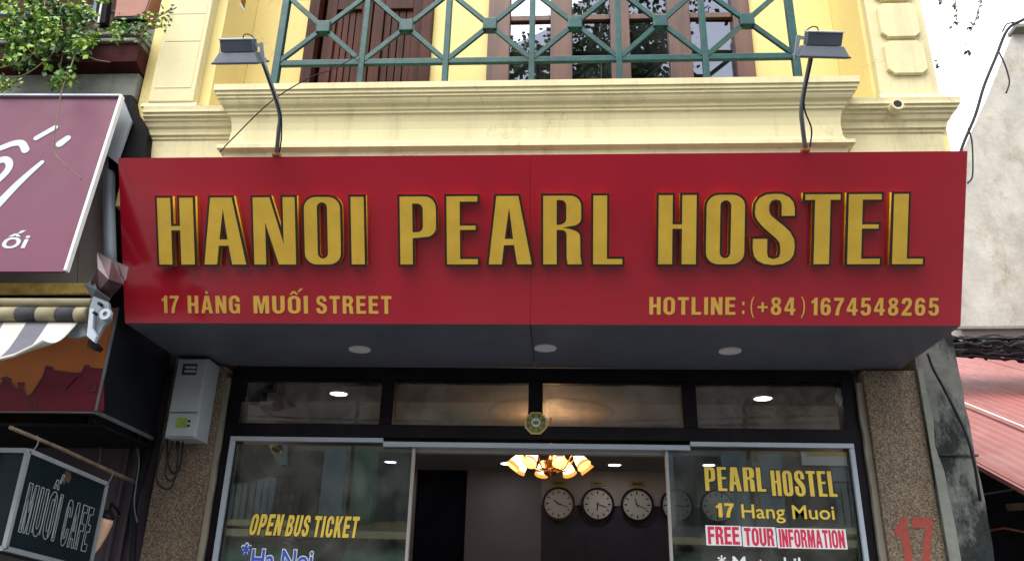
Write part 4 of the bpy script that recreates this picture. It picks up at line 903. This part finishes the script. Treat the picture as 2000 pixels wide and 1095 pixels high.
plate_uv('back_plate', [(182, 578), (212, 590), (216, 622), (200, 640), (186, 668), (170, 655), (174, 602)], 3.58, 'steel', ab, .02)
plate_uv('arm_plate', [(176, 602), (184, 602), (180, 640), (188, 655), (184, 668), (169, 655)], 3.55, 'alu', ab, .02)
g = B(); ring(g, at(207, 614, 3.555), .012, .028, .02, 20); obj('pivot_ring', g, M['alu'], ab)
g = B(); disc(g, at(196, 594, 3.56), .008, .03, 'y', 10); obj('bolt', g, M['black'], ab); g = B(); disc(g, at(186, 612, 3.54), .007, .03, 'y', 10); obj('bolt', g, M['black'], ab)
plate_uv('gear_housing', [(172, 662), (186, 668), (192, 675), (186, 682), (170, 676)], 3.6, 'darkbox', ab, .05)
plate_uv('hinge', [(135, 640), (150, 626), (166, 630), (168, 655), (150, 660), (132, 658)], 3.62, 'cheek', ab, .02)
# mural light box
MY = 4.15
mu = thing('mural_sign', 'orange painted sign board with a maroon skyline of tiled roofs, under the awning', 'painted sign', (-2.6, MY, 2.5))
xr = at(205, 720, MY).x; zt_, zb_ = at(205, 634, MY).z, at(205, 803, MY).z
g = B(); box(g, -5, xr, MY, MY+.03, zb_, zt_+.1, .003); obj('board', g, M['orange'], mu)
g = B(); prism(g, [(xr+.001, MY, zb_), (xr+.001, 4.8, zb_-.01), (xr+.001, 4.8, zt_+.12), (xr+.001, MY, zt_+.1)], (.01, 0, 0)); obj('side_panel', g, M['darkbox'], mu)
g = B(); bar(g, (xr+.006, MY, zb_-.006), (xr+.006, 4.8, zb_-.016), .012, .02, (0, 0, 1)); bar(g, (xr+.003, MY-.004, zb_), (xr+.003, MY-.004, zt_+.1), .014, .01); obj('edge_angle', g, M['flap_grey'], mu)
g = B(); box(g, -5, xr-.02, MY+.1, 4.9, zb_-.06, zb_-.045); obj('bottom_panel', g, M['darkbox'], mu)
g = B(); box(g, -5, xr, MY-.002, MY+.02, zb_-.01, zb_-.001); obj('bottom_edge', g, M['flap_grey'], mu)
def mur(name, pts, m, o=.003): g = B(); prism(g, [at(u, v, MY-o) for u, v in pts], (0, .0025, 0)); return obj(name, g, M[m], mu)
mur('skyline', [(-120, 803), (-120, 745), (-60, 748), (-20, 755), (2, 750), (4, 742), (0, 738), (12, 734), (22, 739), (20, 746), (28, 757), (36, 757), (34, 746), (48, 746), (46, 760), (52, 774), (62, 768), (76, 748), (84, 734), (90, 714), (100, 714), (102, 722), (120, 726), (148, 728), (160, 727), (166, 712), (174, 712), (176, 718), (203, 720), (203, 802)], 'mural_red')
def line(name, pts, wd=.004):
    g = B()
    for p, q in zip(pts, pts[1:]): bar(g, at(*p, MY-.005), at(*q, MY-.005), wd, .002)
    return obj(name, g, M['mural_dark'], mu)
line('painted_outline', [(-20, 755), (2, 750), (10, 736), (22, 746), (30, 757), (46, 757), (52, 774), (62, 768), (84, 734), (90, 714), (102, 716), (106, 723), (148, 728), (160, 727), (166, 712), (176, 718), (203, 720)], .006)
line('painted_outline', [(100, 728), (128, 760), (152, 735)]); line('painted_outline', [(128, 760), (150, 772)]); line('painted_outline', [(160, 727), (128, 760)])
for u0, v0, u1, v1 in ((174, 750, 187, 764), (60, 780, 72, 795)): line('painted_window', [(u0, v0), (u1, v0), (u1, v1), (u0, v1), (u0, v0)], .004)
# fascia below mural
g = B(); box(g, -5, at(160, 840, 4.6).x, 4.6, 4.64, at(100, 850, 4.6).z, at(100, 800, 4.6).z, .004); obj('lower_fascia', g, M['maroon'], ln)
# hanging wire loops on the wall
for k, (pts, lab) in enumerate((([(186, 820), (194, 850), (196, 890), (190, 905), (178, 902), (168, 900)], 'thin wire hook hanging above the pole of the blackboard sign'), ([(275, 846), (268, 870), (272, 900), (266, 945), (262, 985), (268, 1020)], 'thin pale wire running down the purple wall beside the left pillar'))):
    g = B(); tube(g, smooth_path([at(u, v, 4.85) for u, v in pts], 5), .004, 6); tag(obj('wire', g, M['flap_grey']), lab, 'wire')
# blade sign
bs = thing('blackboard_sign', 'projecting blackboard box sign lettered MUỐI CAFE with pale edging, under the pole', 'hanging sign', (-2.4, 4.1, 2.2))
X = -2.4
def bx_(u, v): return atx(u, v, X)
nt_, ft, nb, fb = bx_(56, 880), bx_(206, 944), bx_(8, 1070), bx_(176, 1108)
y0, y1 = (nt_.y+nb.y)/2, (ft.y+fb.y)/2; zt0, zt1 = nt_.z, ft.z; zb0, zb1 = nb.z-.0, fb.z-.01
g = B(); prism(g, [(X, y0, zb0), (X, y1, zb1), (X, y1, zt1), (X, y0, zt0)], (-.15, 0, 0)); obj('box_body', g, M['board'], bs)
for p, q in (((X, y0, zb0), (X, y0, zt0)), ((X, y1, zb1), (X, y1, zt1)), ((X, y0, zt0), (X, y1, zt1)), ((X, y0, zb0), (X, y1, zb1)), ((X-.15, y0, zb0), (X-.15, y0, zt0)), ((X-.15, y0-.001, zt0), (X, y0-.001, zt0)), ((X-.15, y0-.001, zb0), (X, y0-.001, zb0))):
    g = B(); bar(g, p, q, .022, .02, (1, 0, 0) if p[0] == q[0] else (0, -1, 0)); obj('edging', g, M['board_frame'], bs)
sl = (zt1-zt0)/(y1-y0)
def chalk_word(body, ya_, wdt, zb_2, hgt):
    loops, tot = layout(body, GS, .16); g = B()
    def q(x, y): yy = ya_+x/tot*wdt; return Vector((X+.003, yy, zb_2+y*hgt+sl*(yy-y0)))
    for lp in loops:
        for a_, b_ in zip(lp, lp[1:]+lp[:1]):
            if (q(*a_)-q(*b_)).length > .001: bar(g, q(*a_), q(*b_), .0042, .0015, (1, 0, 0))
    return obj('chalk_lettering', g, M['chalk'], bs)
chalk_word('MUỐI', y0+.065, .30, zb0+.085, .225); chalk_word('CAFE', y0+.42, .26, zb0+.075, .225)
g = B()
for yy in [y0+.072+.009*i for i in range(2)]+[y0+.118+.009*i for i in range(2)]+[y0+.166, y0+.172, y0+.232, y0+.238, y0+.30, y0+.305, y0+.347, y0+.352, y0+.43, y0+.508, y0+.566, y0+.572, y0+.632]:
    bar(g, (X+.0032, yy, zb0+.095+sl*(yy-y0)), (X+.0032, yy, zb0+.30+sl*(yy-y0)), .0022, .0012, (1, 0, 0))
obj('chalk_hatching', g, M['chalk'], bs)['kind'] = 'stuff'
g = B(); prism(g, [(X+.002, y0+.335, zt0-.03), (X+.002, y0+.375, zt0-.035), (X+.002, y0+.40, zt0-.07), (X+.002, y0+.385, zt0-.10), (X+.002, y0+.36, zt0-.09), (X+.002, y0+.345, zt0-.115), (X+.002, y0+.33, zt0-.08)], (.001, 0, 0)); obj('rust_stain', g, M['rust_dim'], bs)
g = B(); a, b = bx_(20, 834), bx_(286, 950)
tube(g, [a, a.lerp(b, .3)+Vector((0, 0, .004)), a.lerp(b, .7)-Vector((0, 0, .003)), b], [.009, .010, .011, .011], 10)
po = tag(obj('sign_pole', g, M['bamboo']), 'weathered wooden pole sticking out from the wall above the blackboard sign', 'pole')
for t_, lab in ((.15, 'wire tie near the outer tip of the pole'), (.68, 'wire tie further back on the pole, near the wall')):
    g = B(); p = a.lerp(b, t_); tube(g, smooth_path([p+Vector((0, 0, .016)), p+Vector((.008, .01, -.02)), p+Vector((0, 0, -.06)), p+Vector((-.01, 0, -.09))], 4), .003, 6)
    tag(obj('wire_tie', g, M['steel']), lab, 'wire tie', 'wire ties holding the blackboard sign')
# wall lamp
wl = thing('wall_lamp', 'small wall lamp with a peach glass shade beside the blackboard sign', 'lamp', tuple(at(205, 1010, 4.85)))
c = at(206, 1012, 4.7); Q = Matrix.Rotation(R(12), 3, 'Y')
g = B(); lathe(g, [(.0, -.205), (.014, -.20), (.032, -.15), (.044, -.08), (.048, -.02), (.044, 0), (.0, .002)], c, 16, Q); obj('glass_shade', g, M['peach'], wl)
g = B(); lathe(g, [(.0, .052), (.03, .04), (.048, .012), (.046, .004), (.0, .003)], c, 16, Q); obj('cap', g, M['black'], wl)
g = B(); tube(g, smooth_path([c+Vector((.02, 0, .03)), c+Vector((-.01, .05, .09)), c+Vector((-.03, .2, .05))], 4), .008, 8); obj('bracket_arm', g, M['black'], wl)
g = B(); tube(g, smooth_path([c+Vector((-.03, -.02, -.13)), c+Vector((-.045, 0, -.19)), c+Vector((-.04, .02, -.27))], 4), .009, 8); obj('hanging_cord', g, M['rubber'], wl)

# ================================================================== RIGHT SIDE
gw = thing('party_wall', 'grimy mould streaked grey wall end right of the pebbledash pillar', 'wall', (2.45, 4.9, 0))
g = B(); n = 30; pts = []
xa = 2.297
for i in range(n+1): z = .13 + (3.45-.13)*i/n; pts.append((2.545+random.uniform(-.006, .006), 4.88, z))
pts += [(xa, 4.88, 3.45), (xa, 4.88, .13)]
prism(g, pts, (0, 1.2, 0)); obj('rendered_wall', g, M['grime'], gw)
g = B(); pts = [(xa+.001, 4.872, .13), (xa+.001, 4.872, 3.0)]
for i in range(20): z = 3.0-(3.0-.13)*i/19; pts.append((xa+.035+random.uniform(-.01, .012)+(.02 if z < 2.4 else 0), 4.872, z))
prism(g, pts, (0, .012, 0)); obj('render_edge', g, M['concrete'], gw)
g = B(); box(g, 2.34, 2.56, 4.868, 4.885, 2.485, 2.50, .004); obj('render_crack_ledge', g, M['grime'], gw)
g = B(); tube(g, smooth_path([at(1812, 690, 4.80), at(1822, 718, 4.80), at(1843, 757, 4.80), at(1868, 806, 4.80), at(1890, 855, 4.80), at(1903, 905, 4.80), at(1912, 960, 4.85), at(1918, 1000, 4.95)], 6), .0085, 8)
tag(obj('wall_cable', g, M['rubber']), 'thick black cable running down across the grimy wall at the right', 'cable')
# corrugated roof
rs = math.tan(R(25)); p0 = at(1910, 905, 5.7)
def roofz(y): return p0.z + (y-p0.y)*rs
cr_ = thing('corrugated_roof', 'faded pink red corrugated sheet roof beyond the grimy wall on the right', 'roof', (p0.x+1, p0.y, p0.z))
def sheet_roof(x0, x1, ya, yb, dz, name='roof_sheet'):
    g = B(); nx = int((x1-x0)/.0175); rows = [[], []]; ph = 0
    for i in range(nx+1):
        x = x0 + (x1-x0)*i/nx; z = .016*math.cos(2*math.pi*x/.105)
        for r_, y in ((0, ya), (1, yb)): rows[r_].append(g.verts.new((x, y, roofz(y)+z+dz)))
    for i in range(nx): f = g.faces.new((rows[0][i], rows[0][i+1], rows[1][i+1], rows[1][i])); f.smooth = True
    o = obj(name, g, M['pink_roof'], cr_); md = o.modifiers.new('t', 'SOLIDIFY'); md.thickness = .002
Xv = p0.x
for k in range(8): sheet_roof(Xv+k*.80, Xv+k*.80+.86, 4.7, 10.3, .004*(k % 2))
g = B(); bar(g, (Xv-.01, 4.7, roofz(4.7)-.012), (Xv-.01, 10.3, roofz(10.3)-.012), .03, .03, (0, 0, 1)); obj('verge_strip', g, M['pink_roof'], cr_)
la = at(1880, 745, 7.6)
for k in (1,):
    x = Xv+.80*k+.05; g = B(); bar(g, (x, 4.7, roofz(4.7)+.024), (x, 10.3, roofz(10.3)+.024), .03, .01, (0, 0, 1)); obj('lap_strip', g, M['white_flash'], cr_)
g = B()
for y in (4.8, 5.8, 6.9): box(g, Xv+.02, 9, y, y+.06, roofz(y)-.12, roofz(y)-.05)
obj('purlin', g, M['dark_shed'], cr_)
# dark shed below the roof
sh = thing('open_shed', 'dark open shed interior under the pink roof at the lower right edge', 'shed', (4, 7.5, 0))
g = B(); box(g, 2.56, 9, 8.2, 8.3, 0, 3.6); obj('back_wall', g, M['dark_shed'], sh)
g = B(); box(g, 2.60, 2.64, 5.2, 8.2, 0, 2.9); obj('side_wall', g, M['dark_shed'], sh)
g = B(); bar(g, at(1908, 967, 6.2), at(1978, 955, 6.2), .012, .012); obj('rod', g, M['steel'], sh)
g = B(); bar(g, at(1968, 990, 6.6), at(2060, 985, 6.6), .05, .04); obj('beam', g, M['bamboo'], sh)
g = B(); tube(g, [at(1905, 1040, 6), at(1960, 1030, 6.1), at(2010, 1040, 6.2)], .008, 6); obj('pipe', g, M['rust'], sh)
# far wall
fw = thing('far_house', 'tall stained pale concrete house wall at the right edge, behind the roofs', 'building', (5, 10.8, 0))
FYW = 10.8
g = B(); prism(g, [at(1862, 637, FYW), at(1850, 430, FYW), at(1880, 295, FYW), at(1930, 185, FYW), at(1978, 64, FYW), at(2300, 50, FYW), at(2300, 634, FYW)], (.3, .3, 0)); obj('gable_wall', g, M['far_concrete'], fw)
g = B(); bar(g, at(1976, 60, FYW-.05), at(2300, 46, FYW-.05), .06, .25); obj('coping', g, M['concrete'], fw)
g = B(); pb = at(1850, 645, FYW+.3); box(g, pb.x, pb.x+8, FYW+.2, FYW+2, 3.0, at(1950, 640, FYW+.2).z, .01); obj('lower_wall', g, M['white_flash'], fw)
g = B(); bar(g, at(1862, 641, FYW-.03), at(2300, 638, FYW-.03), .03, .06); obj('lower_coping', g, M['concrete'], fw)
# cables
g = B(); tube(g, smooth_path([at(1868, 330, 8), at(1880, 285, 8), at(1905, 225, 8), at(1922, 168, 8), at(1945, 112, 8), at(1968, 58, 8), at(2000, 38, 8), at(2050, 10, 8)], 5), .017, 8)
tag(obj('roof_edge_cable', g, M['rubber']), 'thick black cable bundle slanting up along the edge of the far concrete wall', 'cable')
for k, (pts, lab) in enumerate((([(1950, 100), (1962, 125), (1970, 150), (1971, 165), (1965, 182)], 'short curved wire end dangling near the top of the far concrete wall'), ([(1891, 250), (1898, 275), (1900, 310), (1899, 345), (1890, 358)], 'thin curved wire hanging just right of the red sign corner'), ([(1958, 62), (1966, 48), (1980, 44)], 'small kinked wire at the top of the slanting cable'))):
    g = B(); tube(g, smooth_path([at(u, v, 7.9) for u, v in pts], 5), .009, 6); tag(obj('wire', g, M['rubber']), lab, 'wire')
rnd = random.Random(3)
g = B()
for k in range(80):
    v0 = 656 + rnd.random()*36; pts = []; u = 1815; ph = rnd.random()*6; am = rnd.uniform(2, 6); v_sl = rnd.uniform(-.02, .09); y = rnd.uniform(7.6, 8.8)
    while u < 2300: pts.append(at(u, v0+v_sl*(u-1840)+am*math.sin(u/rnd.uniform(18, 34)+ph), y)); u += rnd.uniform(9, 22)
    tube(g, pts, rnd.uniform(.006, .019), 5)
tag(obj('cable_tangle', g, M['rubber']), 'tangle of many black overhead cables lying along the top of the pink roof', 'cables', kind='stuff')
g = B()
for k in range(10):
    v0 = 664 + rnd.random()*22; pts = []; u = 1815; ph = rnd.random()*6
    while u < 2300: pts.append(at(u, v0+.04*(u-1840)+3*math.sin(u/25+ph), 8.2)); u += 16
    tube(g, pts, rnd.uniform(.008, .013), 5)
tag(obj('pale_cable_tangle', g, M['alu']), 'pale grey cables mixed into the black tangle on the pink roof', 'cables', kind='stuff')

# ================================================================== PLANTS
def leaf(g, c, s_, mi, rn, drop=0):
    d = Vector((rn.gauss(0, 1), rn.gauss(0, 1), rn.gauss(-.2-drop, .8))).normalized(); n_ = Vector((rn.gauss(0, 1), rn.gauss(-.8, 1), rn.gauss(.8, 1))).normalized()
    t_ = d.cross(n_)
    if t_.length < .1: return
    t_.normalize(); n_ = t_.cross(d)
    L = s_*rn.uniform(.7, 1.3); W_ = L*.33
    v = [g.verts.new(c), g.verts.new(c+d*L*.45+t_*W_+n_*L*.06), g.verts.new(c+d*L), g.verts.new(c+d*L*.45-t_*W_+n_*L*.06)]
    f = g.faces.new(v); f.material_index = mi
def vine(name, label, blobs, n, size, seed, stems, cat='vine'):
    rn = random.Random(seed); t = thing(name, label, cat, tuple(at(blobs[0][0], blobs[0][1], blobs[0][4])))
    g = B()
    tw = sum(b[5] for b in blobs)
    for b in blobs:
        cu, cv, ru, rv, Y, wt = b
        clumps = [(cu+rn.gauss(0, ru*.45), cv+rn.gauss(0, rv*.45), Y+rn.gauss(0, .07), rn.random()) for _ in range(max(4, int(n*wt/tw/22)))]
        for _ in range(int(n*wt/tw)):
            q = rn.choice(clumps); p = at(q[0]+rn.gauss(0, 7), q[1]+rn.gauss(0, 7), q[2]+rn.gauss(0, .025))
            mi = 1 if q[3] > .55 else (2 if q[3] < .2 else 0)
            if rn.random() < .25: mi = rn.choice((0, 1, 2))
            leaf(g, p, size, mi, rn, .3)
    obj('foliage', g, [M['leaf1'], M['leaf2'], M['leaf3']], t)['kind'] = 'stuff'
    for sp_ in stems:
        g = B(); tube(g, smooth_path([at(u, v, Y) for u, v, Y in sp_], 4), .0035, 6); obj('stem', g, M['stem'], t)
    return t
vine('climbing_vine', 'bushy green vine spilling over the mossy ledge at the top left corner', [(85, 25, 75, 38, 3.82, 5), (110, 70, 75, 40, 3.74, 5), (30, 55, 45, 30, 3.8, 2), (55, 112, 60, 26, 3.72, 1.6), (120, 150, 26, 18, 3.7, .7), (170, 80, 28, 16, 3.75, .9)], 3400, .034, 11,
     [[(100, 20, 3.8), (90, 60, 3.72), (60, 110, 3.7), (20, 128, 3.68), (-5, 134, 3.68)], [(120, 40, 3.8), (125, 90, 3.72), (118, 130, 3.7), (118, 170, 3.69)], [(140, 60, 3.8), (148, 95, 3.7), (145, 115, 3.68), (134, 140, 3.66)], [(90, -30, 3.85), (88, 30, 3.8), (110, 70, 3.72), (175, 112, 3.7), (215, 122, 3.7)], [(110, 100, 3.71), (60, 140, 3.69), (20, 155, 3.68)]])
vine('fern_sprig', 'thin leafy sprig reaching over the left edge of the yellow wall', [(298, 40, 22, 16, 3.70, 2), (328, 25, 14, 10, 3.68, 1), (280, 62, 16, 12, 3.74, 1.4), (318, 46, 14, 8, 3.7, .7)], 170, .026, 5,
     [[(255, 60, 3.8), (280, 50, 3.72), (305, 35, 3.7), (345, 15, 3.68)], [(270, 62, 3.76), (300, 55, 3.7), (325, 50, 3.69)], [(285, 50, 3.72), (280, 65, 3.71), (276, 75, 3.71)]])
vine('ledge_moss', 'low mossy growth along the neighbour ledge below the planter box', [(230, 68, 60, 5, 3.84, 2), (40, 62, 60, 9, 3.83, 3), (240, 52, 50, 4, 3.9, 1)], 1100, .026, 9, [], 'moss')
vine('lower_weed', 'bright yellow green weed tuft below the maroon fascia at the left edge', [(10, 165, 22, 6, 3.70, 1)], 160, .022, 15, [[(-20, 160, 3.7), (10, 163, 3.69), (36, 170, 3.69)]], 'weed')
g = B(); rn = random.Random(4); t = thing('hanging_twigs', 'sparse dark leafy twigs hanging against the white sky at the top right', 'twigs', tuple(at(1870, -60, 7)))
st_ = [[(1862, -50), (1866, 0), (1868, 40)], [(1920, -50), (1916, 0), (1905, 40), (1895, 62)], [(1830, -40), (1834, 4)]]
for u, v in [(1866, 5), (1868, 12), (1865, 28), (1870, 40), (1864, 45), (1915, 0), (1912, 15), (1908, 32), (1900, 45), (1893, 55), (1834, 2), (1838, 5), (1892, 102), (1890, 92), (1822, 118), (1828, 128), (1895, 45), (1905, 25), (1918, -8), (1866, -15), (1860, -30), (1921, -30)]:
    for _ in range(3): leaf(g, at(u+rn.gauss(0, 2), v+rn.gauss(0, 3), 7), .05, 2, rn, 1)
obj('foliage', g, [M['leaf1'], M['leaf2'], M['leaf3']], t)['kind'] = 'stuff'
for s_ in st_:
    g = B(); tube(g, smooth_path([at(u, v, 7) for u, v in s_], 4), .006, 6); obj('twig', g, M['stem'], t)

# ================================================================== ACROSS THE STREET (seen mirrored in the glass)
def tree(x, y, h, cr0, seed, label):
    rn = random.Random(seed); t = thing('street_tree', label, 'tree', (x, y, 0))
    g = B(); tube(g, smooth_path([(x, y, 0), (x+.08, y, h*.25), (x-.1, y+.1, h*.5), (x+.05, y, h*.72), (x, y, h)], 4), [.26-.22*i/16 for i in range(17)], 12)
    obj('trunk', g, M['bark'], t)
    g = B(); gl_ = B(); L_ = []
    for k in range(24):
        a = rn.uniform(0, 6.28); z0 = h*rn.uniform(.6, .97); r = cr0*rn.uniform(.5, 1.05); tip = Vector((x+r*math.cos(a), y+r*math.sin(a), z0+rn.uniform(.2, 1.4)))
        p = smooth_path([(x, y, z0-.3), Vector((x, y, z0)).lerp(tip, .5)+Vector((0, 0, .25)), tip], 4); tube(g, p, [.07-.055*i/8 for i in range(9)], 6)
        for q in range(7): L_.append(p[rn.randrange(3, 9)]+Vector((rn.gauss(0, .45), rn.gauss(0, .45), rn.gauss(0, .35))))
    obj('branch', g, M['bark'], t)
    for c_ in L_:
        k_ = rn.random()
        for _ in range(70): leaf(gl_, c_+Vector((rn.gauss(0, .22), rn.gauss(0, .22), rn.gauss(0, .16))), .13, 0 if k_ > .4 else 2, rn, .2)
    obj('crown', gl_, [M['leaf1'], M['leaf2'], M['leaf3']], t)['kind'] = 'stuff'
tree(.95, -5.9, 13.2, 2.1, 21, 'leafy street tree across the road, mirrored in the upstairs window panes')
def shophouse(x0, x1, y, h, m, shut, label):
    t = thing('shophouse', label, 'building', ((x0+x1)/2, y, 0))
    obj('facade', box(B(), x0, x1, y-3, y, 0, h), M[m], t)
    n = 2; wd = (x1-x0)/n
    for fl_ in (3.4, 6.2):
        if fl_+1.8 > h: continue
        for k in range(n):
            c_ = x0+wd*(k+.5); o = obj('window', box(B(), c_-.5, c_+.5, y+.002, y+.05, fl_, fl_+1.5, .01), M['opp_dark'], t)
            for s_ in (-1, 1): obj('shutter', box(B(), c_+s_*.78-.26, c_+s_*.78+.26, y+.002, y+.06, fl_-.05, fl_+1.55, .01), M[shut], t)
    g = B(); box(g, x0-.05, x1+.05, y, y+.35, h-.3, h, .02); box(g, x0, x1, y, y+.8, 2.95, 3.1, .02); obj('cornice', g, M['cream'], t)
    obj('shop_opening', box(B(), x0+.3, x1-.3, y+.002, y+.04, .13, 2.6), M['opp_dark'], t)
    g = B(); prism(g, [(x0+.2, y+.05, 2.9), (x0+.2, y+1.3, 2.45), (x0+.2, y+1.3, 2.42), (x0+.2, y+.05, 2.85)], (x1-x0-.4, 0, 0)); obj('awning', g, M['opp_green'], t)
def signboard(x, z, w_, h_, m, label):  # generic boards invented to give the glass reflections detail
    t = thing('added_signboard', label, 'signboard', (x, -8.3, z)); obj('board', box(B(), x-w_/2, x+w_/2, -8.5, -8.42, z-h_/2, z+h_/2, .01), M[m], t)
    obj('panel_stripe', box(B(), x-w_/2+.1, x+w_/2-.1, -8.415, -8.41, z-h_*.15, z+h_*.15), M['v_yellow'], t)
signboard(-6.6, 4.9, 1.2, .7, 'opp_shutter', 'blue grey signboard with a yellow stripe added across the road to be mirrored in the left glass')
signboard(-2.2, 5.2, .8, 1.3, 'opp_green', 'tall green signboard with a yellow stripe added across the road to be mirrored in the left glass')
signboard(6.2, 5.0, 1.5, .6, 'v_white', 'white signboard with a yellow stripe added across the road to be mirrored in the right glass')
def air_unit(x, z, label):  # unseen unit added as clutter for the door glass to mirror
    t = thing('added_air_unit', label, 'air conditioner', (x, -8.3, z)); obj('casing', box(B(), x-.4, x+.4, -8.55, -8.2, z, z+.55, .02), M['alu'], t)
    obj('fan_grille', ring(B(), (x-.08, -8.19, z+.27), .17, .21, .02, 24), M['black'], t)
air_unit(2.2, 3.3, 'air conditioner box on the pale house across the road, added to be mirrored in the right door glass')
def added_balcony(x0, x1, z, label):  # unseen balconies added to break up the reflections in the glass
    t = thing('added_balcony', label, 'balcony', (x0, -8.2, z)); obj('slab', box(B(), x0, x1, -8.6, -7.9, z-.12, z, .01), M['cream'], t)
    n_ = int((x1-x0)/.14)
    for i_ in range(n_+1): x = x0+(x1-x0)*i_/n_; obj('baluster', box(B(), x-.012, x+.012, -7.93, -7.91, z, z+.9), M['black'], t)
    obj('handrail', box(B(), x0, x1, -7.95, -7.89, z+.9, z+.94, .005), M['black'], t)
added_balcony(-8.2, -5.4, 3.3, 'iron balcony on the pale house across the road, added to be mirrored in the left glass')
added_balcony(4.9, 7.6, 3.35, 'iron balcony on the right ochre house across the road, added to be mirrored in the right glass')
for k, (z_, y_) in enumerate(((4.6, -5.2), (4.75, -5.25), (4.9, -5.1), (5.05, -5.3))):  # unseen lines added so the shop glass mirrors some wires
    g = B(); tube(g, smooth_path([(-14, y_, z_+.35), (-6, y_, z_-.02*k), (0, y_+.03, z_-.12), (6, y_, z_+.03*k), (14, y_, z_+.3)], 6), .02, 6)
    tag(obj('added_overhead_line', g, M['rubber']), 'black overhead line along the far side of the road, added only to be mirrored in the shop glass', 'cable', 'overhead lines added across the road')
shophouse(-9, -4.6, -8.6, 7.4, 'opp_wall2', 'opp_shutter', 'pale shophouse across the road, mirrored in the left glass')
shophouse(-4.5, -.2, -8.6, 8.2, 'opp_wall', 'opp_green', 'ochre shophouse across the road, mirrored in the left sliding door')
shophouse(-.1, 4.3, -8.6, 7.0, 'opp_wall2', 'opp_shutter', 'pale shophouse across the road, mirrored in the middle glass')
shophouse(4.4, 9, -8.6, 8.0, 'opp_wall', 'opp_shutter', 'ochre shophouse across the road, mirrored in the right glass')
